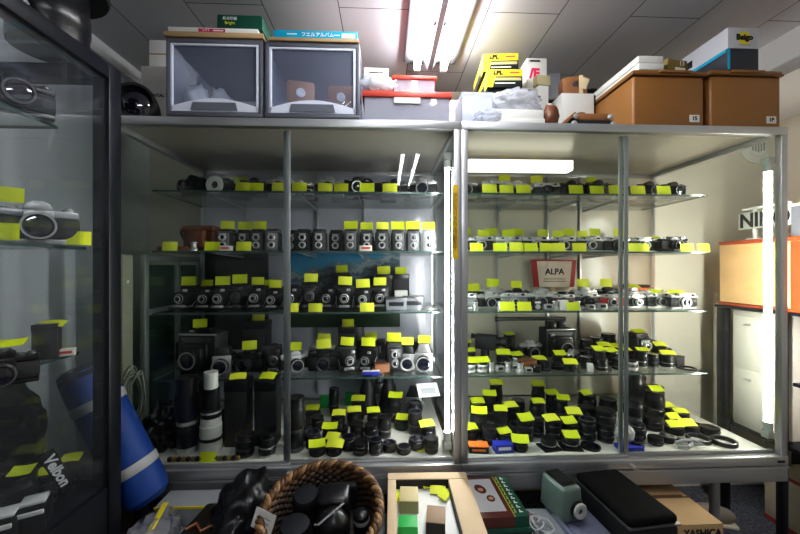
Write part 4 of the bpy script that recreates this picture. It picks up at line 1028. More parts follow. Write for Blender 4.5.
# behind-left boxes and the big lens
t, w_, h_, d_ = boxthing('dental_carton', 'grey carton lettered DENTAL left of the storage boxes', 'box', 141, 172, 66, 112, .30, .25, mat('grey_board', (.52, .50, .46), .7), z=TZ)
text_on(t, 'DENTAL E', .019, INK, (.006, -.1262, h_ * .62), bold=.0003)
zz = TZ + h_ + .0005
t, w_, h_, d_ = boxthing('pale_carton', 'pale carton on top of the grey DENTAL carton', 'box', 149, 172, 40, 64, .31, .22, OFFWHITE, z=zz)
obj('kraft_seam', MB().box((0, -.111, h_ * .48), (w_ * .98, .002, .005), CARD).mesh('kraft_seam'), t)
t = thing('telephoto_lens', 'large black telephoto lens lying beside the DENTAL carton', 'lens', (atx(141, .13), .13, TZ), 24)
M = tr(0, .09, .068) @ FRONT
a, k, f, c = lens_parts(.066, .20, M, BLACK, RUBBER, BLACK, 28)
b_ = obj('barrel', a, t); obj('focus_ring', k, b_); obj('front_element', f, b_); obj('rim_ring', c, b_)
# white carton and crumpled white bag on a red lidded box
def redbox(px0, px1, py_lid0, py_lid1, py_bot, Y, d, label, zb):
    xa, ta = ray(px0, Y); xb, tb = ray(px1, Y); tm = (ta + tb) / 2; w = xb - xa
    zl0, zl1 = atz(py_lid0, tm), atz(py_lid1, tm); h = zl1 - zb
    t = thing('lidded_box', label, 'storage box', ((xa + xb) / 2, Y + d / 2, zb), 0, 'clear boxes with red lids')
    b = MB()
    ww = w - .02
    b.box((0, -d / 2 + .008, h / 2), (ww, .003, h), CLEARP).box((0, d / 2 - .008, h / 2), (ww, .003, h), CLEARP).box((-ww / 2, 0, h / 2), (.003, d - .02, h), CLEARP).box((ww / 2, 0, h / 2), (.003, d - .02, h), CLEARP).box((0, 0, .003), (ww, d - .02, .004), CLEARP)
    obj('tub', b.mesh('tub'), t)
    obj('lid', MB().box((0, 0, h + (zl0 - zl1) / 2), (w, d, zl0 - zl1), RED, .003).mesh('lid'), t, None, 'red plastic lid')
    return t, w, h, zl0
t, w_, h_, zl = redbox(362, 452, 91, 97, 119, .03, .34, 'clear box with red lid and white front label, beside the storage boxes', TZ)
obj('front_label', MB().box((-.0, -.168, h_ - .012), (.10, .002, .022), WHITE).mesh('front_label'), t)
o = thing('packing_paper', 'pale crumpled paper inside the lower red lidded box', 'paper', (atx(425, .2), .2, TZ + .006)); obj('wad', MB().blob((.10, .09, .036), OFFWHITE, .4, 21, 3, tr(0, 0, .034), 3., -.03).mesh('wad', 80), o)
t, w_, h_, zl2 = redbox(392, 437, 75, 79, 90, .12, .22, 'smaller clear box with red lid stacked on the larger red lidded one', zl + .0006)
obj('dark_strip', MB().box((-.02, -.104, h_ * .45), (.085, .002, .02), DARKSIL).mesh('dark_strip'), t)
xa, ta = ray(376, .10)
t = thing('holt_carton', 'small white carton standing on the red lid behind a crumpled bag', 'box', (xa, .12, zl + .0006), 2)
obj('carton', MB().box((0, 0, .062), (.098, .04, .124), mat('cream_carton', (.74, .69, .56), .6), .002).mesh('carton'), t)
text_on(t, 'HOLT', .021, INK, (.0, -.0208, .078), bold=.0004); obj('small_print', MB().box((.0, -.0206, .105), (.055, .001, .004), INK).mesh('small_print'), t)
xa, ta = ray(378, .03)
tag(obj('crumpled_bag', MB().blob((.066, .028, .038), BAGP, .35, 2, 4, None, 3., -.034).blob((.055, .02, .03), WHITE, .3, 5, 3, None, 4., -.034).mesh('crumpled_bag', 80), None, tr(xa, .062, zl + .0375)), 'crumpled white bag on the red lid in front of white carton', 'bag')
# clear tub with wad left of the yellow boxes
t = thing('clear_tub', 'small clear tub stuffed with plastic wrap, right of red lidded box', 'storage box', (atx(474, .10), .12, TZ))
b = MB(); w_, d_, h_ = .115, .14, .13
b.box((0, -d_ / 2, h_ / 2), (w_, .003, h_), CLEARP).box((0, d_ / 2, h_ / 2), (w_, .003, h_), CLEARP).box((-w_ / 2, 0, h_ / 2), (.003, d_, h_), CLEARP).box((w_ / 2, 0, h_ / 2), (.003, d_, h_), CLEARP).box((0, 0, .003), (w_, d_, .004), CLEARP)
b.box((0, -d_ / 2, h_), (w_ + .008, .008, .006), CLOUDP, .002).box((w_ / 2, 0, h_), (.008, d_, .006), CLOUDP, .002).box((-w_ / 2, 0, h_), (.008, d_, .006), CLOUDP, .002)
obj('tub', b.mesh('tub'), t)
o = thing('plastic_wrap', 'crinkled clear wrap inside the small tub', 'bag', (atx(474, .10), .12, TZ + .008)); obj('wad', MB().blob((.046, .05, .052), BAGP, .45, 31, 4, tr(0, 0, .054), 4., -.05).mesh('wad', 80), o)
t = thing('white_roll', 'white rounded bottle lying behind the small clear tub', 'bottle', (atx(458, .30), .30, TZ))
obj('body', MB().lathe([(0, -.05), (.032, -.05), (.036, -.03), (.036, .04), (.02, .055), (0, .055)], WHITE, tr(0, 0, .18) @ ry(90), 20).box((0, 0, .07), (.10, .10, .142), OFFWHITE, .003).mesh('body'), t)
obj('green_cap', MB().lathe([(0, .056), (.018, .056), (.018, .09), (0, .09)], GREEN, tr(0, 0, .18) @ ry(90), 16).mesh('green_cap'), t)
# yellow and black boxes
def lpl(x, y, z, label, rot):
    t = thing('darkroom_carton', label, 'box', (x, y, z), rot, 'yellow and black cartons')
    w, d, h = .148, .26, .075
    obj('carton', MB().box((0, 0, h * .30), (w, d, h * .60), INK, .001).box((0, 0, h * .80), (w, d, h * .40), YEL, .001).mesh('carton'), t)
    obj('yellow_corner', MB().prism([(-w / 2, 0), (-w / 2 + .022, 0), (-w / 2 + .034, h * .55), (-w / 2, h * .55)], .001, YEL, tr(0, -d / 2 - .0007, 0)).box((-w / 2 - .0006, -d * .40, h * .5), (.001, d * .18, h - .002), YEL).mesh('yellow_corner'), t)
    text_on(t, 'LPL', .022, INK, (-.030, -d / 2 - .0012, h * .80), sx=1.2, bold=.0012)
    obj('printed_line', MB().box((.012, -d / 2 - .0009, h * .45), (.112, .001, .012), mat('faded_print', (.5, .45, .2), .6)).box((.0, -d / 2 - .0009, h * .22), (.085, .001, .004), WINK).mesh('printed_line'), t)
    obj('red_print', MB().box((.040, -d / 2 - .0009, h * .82), (.04, .001, .005), REDINK).mesh('red_print'), t)
    return t
bz = TZ
xl_, tl_ = ray(507, .16)
t = thing('black_carton', 'black carton carrying the two yellow and black cartons', 'box', (xl_, .31, TZ), -3)
zpl = atz(86, tl_)
obj('carton', MB().box((0, 0, (zpl - TZ) / 2), (.150, .25, zpl - TZ), INK, .002).mesh('carton'), t)
lpl(xl_ + .002, .30, zpl + .0006, 'lower of two yellow and black LPL cartons', -3)
lpl(xl_ - .006, .315, zpl + .0762, 'upper of two yellow and black LPL cartons, nearly at the ceiling', -5)
t = thing('white_carton', 'white carton with large red letters right of yellow cartons', 'box', (atx(537, .34), .40, TZ), 0)
hh = atz(58, ray(535, .34)[1]) - TZ
obj('carton', MB().box((0, 0, hh / 2), (.095, .12, hh), OFFWHITE, .002).mesh('carton'), t)
text_on(t, '/F', .062, REDINK, (-.012, -.0608, hh - .075), bold=.003); obj('small_print', MB().box((-.01, -.0608, hh - .014), (.05, .001, .008), INK).mesh('small_print'), t)
t = thing('small_carton', 'small khaki carton in front of the white carton with red letters', 'box', (atx(543, .27), .285, TZ), 8)
hh = atz(73, ray(543, .25)[1]) - TZ
obj('carton', MB().box((0, 0, hh - .022), (.066, .035, .044), mat('khaki_card', (.50, .44, .26), .6), .001).box((0, 0, (hh - .046) / 2), (.05, .03, hh - .046), OFFWHITE).mesh('carton'), t)
t = thing('clear_bin', 'tall translucent bin behind the khaki carton', 'storage box', (atx(556, .42), .50, TZ), -14)
hh = atz(61, ray(557, .36)[1]) - TZ
obj('tub', MB().box((0, 0, hh - .065), (.10, .07, .13), CLEARP, .006).mesh('tub'), t)
obj('stand_block', MB().box((0, 0, (hh - .135) / 2), (.07, .06, hh - .135), INK).mesh('stand_block'), t)
# white flat cartons with a poly bag draped over
xw, tw_ = ray(519, .03)
t = thing('flat_carton', 'lower white flat carton at the front under the poly bag', 'box', (xw, .11, TZ), 0)
obj('carton', MB().box((0, 0, .014), (.205, .16, .028), OFFWHITE, .002).mesh('carton'), t)
t = thing('flat_carton', 'upper white flat carton at the front under the poly bag', 'box', (xw + .006, .115, TZ + .0285), 1)
obj('carton', MB().box((0, 0, .019), (.19, .15, .038), OFFWHITE, .002).mesh('carton'), t)
tag(obj('poly_bag', MB().blob((.11, .055, .055), BAGP, .5, 3, 4, None, 3., -.045).mesh('poly_bag', 80), None, tr(xw + .005, .11, TZ + .115)), 'shiny crumpled poly bag heaped on the white flat cartons', 'bag')
tag(obj('poly_bag', MB().blob((.05, .022, .026), BAGP, .5, 8, 4, None, 3., -.024).mesh('poly_bag', 80), None, tr(atx(487, .0) + .006, .01, TZ + .026)), 'crumpled poly bag lying left of the white flat cartons', 'bag')
# long white carton, black cap, tan cases
t = thing('long_carton', 'long white carton behind the brown strapped cases', 'box', (atx(578, .26), .34, TZ), 0)
hh = atz(93, ray(570, .26)[1]) - TZ
obj('carton', MB().box((0, 0, hh / 2), (.15, .16, hh), OFFWHITE, .002).box((.076, -.05, hh - .03), (.004, .07, .04), INK).mesh('carton'), t)
zc = TZ + hh + .0006
t = thing('tan_leather_case', 'tan leather case with cream strap on the long white carton', 'case', (atx(577, .30), .34, zc), -12)
obj('case_body', MB().box((0, 0, .05), (.11, .08, .10), TAN, .008).mesh('case_body'), t); obj('strap', MB().box((.025, -.042, .05), (.018, .004, .10), STRAP, .001).box((.04, -.043, .06), (.03, .004, .05), STRAP, .002, ry(20)).mesh('strap'), t, None, 'cream strap')
obj('clasp', MB().lathe([(0, 0), (.012, 0), (.012, .006), (0, .008)], DARKSIL, tr(.0, -.041, .062) @ FRONT, 14).mesh('clasp'), t)
tag(obj('dark_pouch', MB().blob((.05, .04, .035), BAGBLK, .3, 6, 3, None, 3., -.03).mesh('dark_pouch', 60), None, tr(atx(594, .32), .36, zc + .031)), 'small dark pouch between the tan case and the brown bin', 'pouch')
t = thing('brown_leather_pouch', 'dark brown leather pouch standing right of the white flat cartons', 'case', (atx(552, .05), .07, TZ), 20)
obj('pouch', MB().blob((.032, .035, .05), BROWNL, .25, 3, 3, tr(0, 0, .046), 2.5, -.045).mesh('pouch', 60), t)
obj('cap_stud', MB().lathe([(0, 0), (.012, 0), (.010, .012), (0, .014)], SILVER, tr(.0, -.0, .09), 14).mesh('cap_stud'), t)
t = thing('folding_camera_case', 'closed brown and black folding camera with chrome knobs on the showcase edge', 'camera', (atx(595, .03), .075, TZ), 0)
obj('body', MB().box((.0, 0, .017), (.175, .06, .032), LEATHER, .006).mesh('body'), t)
obj('leather_cover', MB().box((0, .004, .047), (.155, .06, .030), TAN, .008).mesh('leather_cover'), t)
for sx, zz in ((-.07, .045), (.07, .045), (-.075, .016), (.08, .016)):
    obj('chrome_knob', MB().lathe([(0, 0), (.011, 0), (.011, .006), (.005, .010), (0, .010)], CHROME, tr(sx, -.028 if zz > .03 else -.03, zz) @ FRONT, 14).mesh('chrome_knob'), t)
t = thing('leather_strap', 'brown leather strap slanting down left of the folding camera', 'strap', (atx(572, .02), .055, TZ), 0)
obj('strap', MB().box((0, 0, .034), (.075, .03, .012), TAN, .003, ry(-40)).mesh('strap'), t)
t = thing('round_finder', 'small dark knob standing on the closed folding camera', 'finder', (atx(585, .05), .085, TZ + .0625), 0)
obj('knob', MB().lathe([(0, 0), (.018, 0), (.020, .008), (.014, .012), (0, .013)], DARKSIL, None, 16).mesh('knob'), t)
# brown bins
def bin_(px0, px1, label, num):
    Y = .015; xa, ta = ray(px0, Y); xb, tb = ray(px1, Y); w = xb - xa; d = .40; h = atz(75, (ta + tb) / 2) - TZ
    t = thing('brown_bin', label, 'storage box', ((xa + xb) / 2, Y + d / 2, TZ), 0, 'brown lidded bins')
    obj('tub', MB().box((0, 0, h / 2), (w * .955, d * .96, h), BASKETP, .010, Matrix.Scale(1, 4), 3).mesh('tub'), t)
    lid = MB().box((0, 0, h + .004), (w * 1.0, d, .010), BASKETD, .004).box((0, 0, h + .014), (w * .98, d * .98, .014), BASKETP, .006).box((.02 if num == '15' else 0, -d / 2 + .004, h + .013), (w * .45, .02, .012), BASKETP, .005)
    obj('lid', lid.mesh('lid'), t)
    obj('number_label', MB().box((w * .34, -d * .48 - .001, .035), (.040, .001, .028), OFFWHITE).mesh('number_label'), t)
    text_on(t, num, .021, INK, (w * .34, -d * .48 - .002, .035), bold=.0005)
    return t, w, d, TZ + h + .0215, (xa + xb) / 2
_, bw, bd, bz1, bx1 = bin_(633, 708, 'left brown lidded bin with white label, beside the folding camera', '15')
_, bw2, bd2, bz2, bx2 = bin_(711, 785, 'right brown lidded bin with white label, at the showcase end', '1P')
for k, (dx, dz, lab) in enumerate(((-.06, 0, 'lower long white carton on the left brown bin'), (-.062, .0275, 'upper long white carton on the left brown bin'))):
    t = thing('long_white_carton', lab, 'box', (bx1 + dx - .012, .20, bz1 + dz + .0003), 0, 'long white cartons on the brown bin')
    obj('carton', MB().box((0, 0, .0135), (.10, .36, .0265), OFFWHITE, .003).mesh('carton'), t)
t = thing('olive_carton', 'small olive carton with pale label on the left brown bin', 'box', (bx1 + .055, .13, bz1 + .0003), 10)
obj('carton', MB().box((0, 0, .034), (.095, .14, .066), OLIVE, .002).mesh('carton'), t); obj('pale_label', MB().box((.012, -.0706, .026), (.05, .001, .018), CREAM).mesh('pale_label'), t)
text_on(t, '13', .026, CREAM, (.02, -.0708, .052))
t = thing('beigo_carton', 'long grey and black carton with round yellow logo on right brown bin', 'box', (bx2 - .015, .20, bz2 + .0003), 0)
w_, d_ = .125, .36
obj('carton', MB().box((0, 0, .042), (w_, d_, .084), mat('charcoal_card', (.035, .038, .05), .5), .001).box((0, 0, .125), (w_, d_, .081), mat('pale_grey_card', (.55, .55, .58), .6), .001).mesh('carton'), t)
obj('blue_edge', MB().box((-w_ / 2 - .0006, 0, .078), (.001, d_ * .96, .012), CYAN).box((-w_ / 2 + .004, -d_ / 2 - .0006, .042), (.009, .001, .082), CYAN).mesh('blue_edge'), t)
obj('side_window', MB().box((-w_ / 2 - .0006, .06, .115), (.001, .16, .030), INK).mesh('side_window'), t)
obj('yellow_disc', MB().lathe([(0, 0), (.026, 0), (.026, .001), (0, .001)], YEL, tr(.004, -d_ / 2 - .0004, .125) @ FRONT, 24).mesh('yellow_disc'), t)
text_on(t, 'Beigo', .030, INK, (.004, -d_ / 2 - .002, .127), bold=.0015); obj('small_print', MB().box((.005, -d_ / 2 - .001, .097), (.05, .001, .003), GREYP).mesh('small_print'), t)

# ================================================================== black showcase on the left
BX, BY1, BY0, BXL = -.765, -.245, -1.25, -1.30
BTOP = 1.915
t = thing('black_showcase', 'black framed glass showcase in the left foreground', 'showcase', ((BX + BXL) / 2, (BY0 + BY1) / 2, 0))
bw, bdp = BX - BXL, BY1 - BY0
def BP(name, mb): return obj(name, mb.mesh(name), t)
for sx in (-1, 1):
    for sy in (-1, 1):
        BP('post', MB().box((sx * (bw / 2 - .023), sy * (bdp / 2 - .023), BTOP / 2), (.046, .046, BTOP), BLACKF, .003))
BP('top_frame', MB().box((bw / 2 - .023, 0, BTOP - .02), (.046, bdp - .09, .04), BLACKF, .003).box((-bw / 2 + .023, 0, BTOP - .02), (.046, bdp - .09, .04), BLACKF, .003).box((0, bdp / 2 - .023, BTOP - .02), (bw - .09, .046, .04), BLACKF, .003).box((0, -bdp / 2 + .023, BTOP - .02), (bw - .09, .046, .04), BLACKF, .003))
BP('top_pane', MB().box((0, 0, BTOP - .010), (bw - .09, bdp - .09, .005), CASEG))
BP('front_pane', MB().box((bw / 2 - .012, 0, 1.31), (.005, bdp - .092, 1.13), CASEG))
BP('end_pane', MB().box((0, bdp / 2 - .012, 1.31), (bw - .092, .005, 1.13), CASEG))
BDK = .74
BZ3 = 1.118
BP('base_cabinet', MB().box((0, 0, BDK / 2), (bw - .01, bdp - .01, BDK), BLACKF, .004))
ins = []
for z, xf in ((1.735, BX - .13), (1.405, BX - .055), (BZ3, BX - .075)):
    xb_ = BXL + .03; yb_ = BY1 - .055
    s_ = BP('glass_shelf', MB().box(((xf + xb_) / 2 - (BX + BXL) / 2, (yb_ + BY0 + .06) / 2 - (BY0 + BY1) / 2, z - .004), (xf - xb_, yb_ - BY0 - .06, .008), SHELFG).box((xf - (BX + BXL) / 2, (yb_ + BY0 + .06) / 2 - (BY0 + BY1) / 2, z - .004), (.002, yb_ - BY0 - .06, .0075), EDGE).box(((xf + xb_) / 2 - (BX + BXL) / 2, yb_ - (BY0 + BY1) / 2, z - .004), (xf - xb_, .002, .0075), EDGE))
def bc(kind, name, label, cat, px, Y, z, rot, scl):
    fn = kit(kind)[0]
    o = spawn(kind, fn, name, (atx(px, Y), Y, z + .0004), rot, scl); return tag(o, label, cat)
bc('slr_s', 'reflex_camera', 'silver reflex camera with big lens on middle shelf of black showcase', 'camera', 38, -.405, 1.405, 44, 1.06)
bc('slr_b', 'reflex_camera', 'black reflex camera at the left picture edge, middle shelf of black showcase', 'camera', -22, -.47, 1.405, 48, 1.0)
bc('slr_b', 'reflex_camera', 'camera seen from below on top shelf of black showcase', 'camera', 16, -.38, 1.735, 50, 1.0)
bc('tbox', 'camera_case', 'black boxy case with a flat yellow card, lower shelf of black showcase', 'case', 47, -.37, BZ3, 30, .50)
bc('filt_s', 'lens_filter', 'round silver rimmed cap on lower shelf of black showcase', 'cap', 8, -.45, BZ3, 0, .9)
bc('rwbox', 'film_box', 'small cream carton on lower shelf end of black showcase', 'box', 66, -.345, BZ3, 30, .7)
bc('slr_b', 'reflex_camera', 'small dark camera at the left edge, lower shelf of black showcase', 'camera', 4, -.58, BZ3, 40, .7)
BK = 'black showcase'
def btag(px, Y, z, rot, lean, label, w=.058, h=.036):
    k = rnd.randrange(3); o = spawn(('tag', k, w, h), f_tag(k, w, h), 'price_tag', (atx(px, Y), Y, z), rot, 1., (lean, 0)); tag(o, label, 'price tag', 'price cards in the black showcase'); return o
btag(76, -.375, 1.4062, 36, -8, 'yellow price card right of the silver camera in black showcase')
btag(6, -.45, 1.4062 + .095, 36, -8, 'yellow price card above the black camera, left picture edge')
btag(-1, -.545, 1.4062, 40, -8, 'yellow price card at far left edge, middle shelf of black showcase')
btag(47, -.385, BZ3 + .084, 20, -72, 'yellow price card lying flat on the boxy case, lower shelf of black showcase')
btag(3, -.57, BZ3 + .072, 30, -75, 'yellow price card on the small dark camera, lower shelf of black showcase')
# deck of the black showcase
bl_ = [(18, -.40, 36, 95), (44, -.355, 28, 70), (68, -.300, 27, 75)]
lab_ = ['tall silver rimmed lens at left picture edge, black showcase deck', 'short lens beside the flash unit, middle of black showcase deck', 'dark lens nearest the blue roll, black showcase deck']
for (px, Y, r, h), lb in zip(bl_, lab_):
    k_ = 'L:%d:%d:%s' % (r, h, 'silver' if 'rim' in lb else 'cap')
    o = spawn(k_, kit(k_)[0], 'camera_lens', (atx(px, Y), Y, BDK + .0005)); tag(o, lb, 'lens', 'lenses on the black showcase deck')
    if lb.startswith('short lens by'): continue
    btag(px, Y - .012, BDK + h / 1000 + .009, 18, -74, 'yellow price card on the ' + lb.split(',')[0].replace(' of black showcase deck', '') + ' of black showcase', .046, .034)
tag(obj('reflection_shape', MB().blob((.17, .040, .175), FABRIC, .18, 4, 4, None, 2., -.165).mesh('reflection_shape', 60), None, tr(-1.08, -.318, BDK + .172)), 'bulky dark shape standing in for a reflection, back of black showcase deck', 'bag')  # solid dark blob added in place of a bag-shaped reflection
vx, vt = ray(55, -.33)
t = thing('tripod_strap', 'black strap with white Velbon lettering hanging in black showcase front', 'strap', (atx(58, -.41), -.412, BDK + .115), 40, None, (0, 68))
obj('webbing', MB().box((0, 0, .0), (.11, .004, .030), FABRIC, .001).mesh('webbing'), t)
text_on(t, 'Velbon', .030, WINK, (0, -.003, 0), bold=.001)
for k, (px, Y) in enumerate(((2, -.49), (34, -.445))):
    t = thing('flash_unit', ['white edged flash unit at left picture edge, black showcase deck', 'white edged flash unit beside the Velbon strap'][k], 'flash', (atx(px, Y), Y, BDK + .0005), 30, 'flash units on the black showcase deck')
    obj('housing', MB().box((0, 0, .030), (.055, .07, .058), BLACK, .005).mesh('housing'), t); obj('white_panel', MB().box((0, .006, .063), (.046, .044, .008), WHITE, .003).box((0, -.037, .052), (.050, .006, .010), WHITE, .002).mesh('white_panel'), t)
# things on top of it
t = thing('black_drum', 'black drum shaped lens case on top of the black showcase', 'case', (-.875, -.345, BTOP + .0006))
obj('drum', MB().lathe([(0, 0), (.080, 0), (.082, .01), (.080, .055), (.083, .06), (.083, .10), (.080, .105), (.080, .17), (0, .17)], BAGBLK, None, 32).mesh('drum'), t)
obj('flared_lid', MB().lathe([(.06, .17), (.12, .165), (.125, .175), (.11, .22), (.07, .24), (0, .245)], FABRIC, None, 32).mesh('flared_lid'), t)
t = thing('camera_backpack', 'black backpack lying on the near end of the black showcase', 'bag', (-.98, -.62, BTOP + .0006))
obj('pack', MB().box((0, 0, .07), (.30, .30, .14), FABRIC, .04, None, 3).mesh('pack'), t)
obj('strap', MB().tube([(.10, .15, .03), (.14, .17, .05), (.15, .10, .09), (.15, -.05, .10), (.14, -.12, .06)], .012, mat('pale_piping', (.2, .2, .22), .5), 8).mesh('strap'), t)
# tubular blue bag between the two showcases
p0, p1 = pt(148, 497, -.12), pt(83, 372, -.12)
dv = p1 - p0; L_ = dv.length; ang = math.atan2(dv.x, dv.z)
t = thing('blue_roll_bag', 'long blue tubular bag with grey band leaning by the black showcase', 'bag', p0)
t.rotation_euler = (0, ang, 0)
obj('sleeve', MB().lathe([(0, -.01), (.05, -.008), (.066, .01), (.070, .05), (.071, L_ - .05), (.066, L_), (.05, L_ + .012), (0, L_ + .015)], BLUE, None, 28).mesh('sleeve'), t)
gm = mat('reflective_grey_band', (.42, .42, .42), .4)
obj('grey_band', MB().lathe([(.0715, .095), (.0735, .098), (.0735, .123), (.0715, .126)], gm, None, 28).mesh('grey_band'), t, None, 'grey band')
obj('grey_band', MB().lathe([(.0715, .33), (.0735, .333), (.0735, .358), (.0715, .361)], gm, None, 28).mesh('grey_band'), t, None, 'grey band')
obj('end_cap', MB().lathe([(.0668, L_ - .02), (.069, L_ - .018), (.064, L_ + .008), (.05, L_ + .018), (0, L_ + .020)], FABRIC, None, 28).mesh('end_cap'), t)
# aluminium frame, pale panel and cable left of the left showcase
xf0 = XL - .035
t = thing('aluminium_frame', 'aluminium framed green glass panel standing left of the left showcase', 'frame', (xf0, .52, 0))
fr = MB()
for yy in (-.24, .0, .20): fr.box((0, yy, .75), (.022, .026, 1.30), ALU, .002)
for zz in (.15, 1.15, 1.39): fr.box((0, -.02, zz), (.020, .44, .026), ALU, .002)
fr.box((0, -.02, .06), (.022, .47, .12), ALUD)
obj('frame', fr.mesh('frame'), t)
obj('green_pane', MB().box((-.006, .10, .75), (.004, .18, 1.22), GREENG).box((-.006, -.12, .75), (.004, .21, 1.22), GREENG).mesh('green_pane'), t)
t = thing('steel_sheet', 'pale beige steel panel with round knob beside the aluminium frame', 'panel', (XL - .075, .20, 0))
obj('panel', MB().box((0, 0, .70), (.05, .06, 1.40), mat('putty_steel', (.36, .33, .26), .45), .003).mesh('panel'), t)
obj('knob', MB().lathe([(0, 0), (.008, 0), (.008, .006), (0, .008)], WHITE, tr(.0255, -.01, 1.29) @ ry(90), 14).mesh('knob'), t)
cb = MB(); cr_ = random.Random(3)
for k in range(7):
    a = .036 + .004 * k * .5; hh = .10 + .012 * cr_.random(); o_ = cr_.uniform(-.012, .012)
    cb.tube([(a * math.cos(u) + o_ * .6, .006 * k - .02 + .004 * math.sin(3 * u), hh * math.sin(u) + .018 * math.sin(2 * u + k)) for u in [2 * PI * i / 26 for i in range(26)]], .0034, mat('grey_white_cable', (.42, .40, .35), .5), 6, True)
t = thing('cable_coil', 'bundle of pale coiled cable hanging beside the steel panel', 'cable', (XL - .030, .20, atz(397, 1.47)), 78)
obj('loops', cb.mesh('loops', 60), t)
obj('hook', MB().tube([(0, .0, .09), (0, .006, .12), (0, .016, .12)], .003, CHROME, 6).mesh('hook'), t)

# ================================================================== right end
t = thing('steel_rack', 'black steel rack right of the showcases, carrying chest and cabinet', 'rack', (2.055, .16, 0))
for sx in (-1, 1):
    for yy in (-.40, .10, .385):
        obj('post', MB().box((sx * .215, yy, .565), (.03, .05 if yy > .3 else .03, 1.13), BLACKF, .002).mesh('post'), t)
obj('rack_shelf', MB().box((0, 0, .515), (.40, .76, .02), BLACKF, .002).mesh('rack_shelf'), t)
obj('rack_shelf', MB().box((0, -.16, .815), (.40, .46, .016), BLACKF, .002).mesh('rack_shelf'), t)
obj('rack_shelf', MB().box((0, 0, 1.138), (.47, .84, .014), BLACKF, .002).mesh('rack_shelf'), t)
t = thing('filing_cabinet', 'pale enamel cabinet inside the black rack, seen through the showcase side', 'cabinet', (2.05, .395, .5256))
fm = mat('pale_enamel', (.66, .63, .56), .45)
obj('cabinet_body', MB().box((0, 0, .30), (.39, .225, .60), fm, .003).mesh('cabinet_body'), t)
for zz in (.16, .44):
    d_ = obj('drawer', MB().box((-.198, 0, zz), (.006, .215, .27), fm, .002).mesh('drawer'), t)
    obj('handle', MB().box((-.204, .03, zz + .09), (.010, .03, .010), CHROME, .002).mesh('handle'), d_)
woodm = mat('red_orange_wood', (.42, .07, .022), .4, 0, .2, 60, .3, 14)
t = thing('wooden_chest', 'red orange wooden chest on top of the black rack', 'chest', (2.055, .185, 1.1459))
obj('chest_body', MB().box((0, 0, .17), (.45, .75, .31), mat('tube_lit_wood', (.84, .50, .24), .4, 0, .1, 60, .25, 10), .006).mesh('chest_body'), t)  # tube's overexposure painted in: body paler than the chest's red wood
obj('lid', MB().box((0, 0, .332), (.46, .76, .020), woodm, .006).box((0, 0, .006), (.46, .76, .012), woodm, .003).box((-.227, -.17, .165), (.006, .40, .31), woodm, .002).mesh('lid'), t)  # near side panel keeps the red wood, away from the tube's glare
CTOP = 1.1459 + .3425
t = thing('slate_carton', 'dark slate box on the wooden chest at right picture edge', 'box', (1.97, .06, CTOP))
obj('carton', MB().box((0, 0, .068), (.26, .33, .136), mat('slate_metal', (.14, .15, .17), .4), .004).box((-.131, .11, .10), (.002, .03, .03), OFFWHITE).mesh('carton'), t)
obj('white_lid', MB().box((0, 0, .142), (.27, .34, .012), OFFWHITE, .002).mesh('white_lid'), t)
o = spawn('slr_b', kit('slr_b')[0], 'reflex_camera', (1.93, .10, CTOP + .1485), -80, 1.1); tag(o, 'black reflex camera on the slate box at right picture edge', 'camera')
o = spawn(('tag', 0, .10, .04), f_tag(0, .10, .04), 'price_tag', (1.838, .15, CTOP + .112), -90, 1., (-4, 0)); tag(o, 'yellow price card fixed to the slate box at right picture edge', 'price tag')
t = thing('lettered_sign', 'grey sign lettered NIKON on a white stand, behind the right tube light', 'sign', (1.86, .36, CTOP), -90)
obj('sign_board', MB().box((0, 0, .098), (.24, .006, .085), mat('pale_strap_grey', (.50, .50, .46), .6), .001).mesh('sign_board'), t)
text_on(t, 'NIKON', .098, INK, (.04, -.004, .096), sx=.95, bold=.003)
obj('stand', MB().box((0, .012, .16), (.22, .014, .012), WHITE, .002).box((-.05, .012, .085), (.014, .014, .165), WHITE, .002).box((-.05, .012, .004), (.05, .05, .008), WHITE, .002).mesh('stand'), t)
t = thing('shoulder_bag', 'grey green bag with red edging on the rack at right picture edge', 'bag', (1.96, .085, .8238), -90)
obj('pouch', MB().box((0, 0, .115), (.15, .20, .225), mat('grey_green_cloth', (.16, .19, .16), .8, 0, .4, 300), .02, None, 3).mesh('pouch'), t)
obj('red_piping', MB().tube([(-.074, -.098, .01), (-.074, -.098, .17), (-.055, -.098, .225), (.055, -.098, .225), (.074, -.098, .17), (.074, -.098, .01)], .006, RED, 6).mesh('red_piping'), t)
t = thing('amber_jar', 'amber jar with white lid on the lower rack shelf, right picture edge', 'jar', (1.93, .12, .526))
obj('body', MB().lathe([(0, 0), (.055, 0), (.06, .02), (.06, .13), (.045, .155), (0, .155)], mat('amber_plastic', (.55, .28, .06), .3), None, 20).mesh('body'), t); obj('lid', MB().lathe([(0, .156), (.048, .156), (.048, .19), (0, .19)], WHITE, None, 20).mesh('lid'), t)
vx_, vt_ = ray(762, .76)
t = thing('round_wall_vent', 'round white wall vent near the showcase top right corner', 'vent', (vx_, .798, atz(145, vt_)))
obj('plate', MB().lathe([(0, 0), (.105, 0), (.105, .012), (.095, .02), (.07, .022), (.062, .016), (0, .016)], WHITE, FRONT, 32).mesh('plate'), t)
g_ = MB()
for i in range(5): g_.box((-.036 + .018 * i, -.0175, 0), (.007, .003, .075 - .012 * abs(i - 2)), GREYP)
obj('grille', g_.mesh('grille'), t)
tag(obj('power_cable', MB().tube([(0, 0, 0), (.02, -.01, .03), (.06, -.02, .03), (.075, -.03, -.02), (.06, -.03, -.06)], .006, GREYP, 8).mesh('power_cable'), None, tr(vx_ - .0, .76, atz(133, vt_))), 'short grey cable curling over the round wall vent', 'cable')
t = thing('floor_carton', 'beige carton with red edges on the carpet at the lower right', 'box', (2.19, .05, 0))
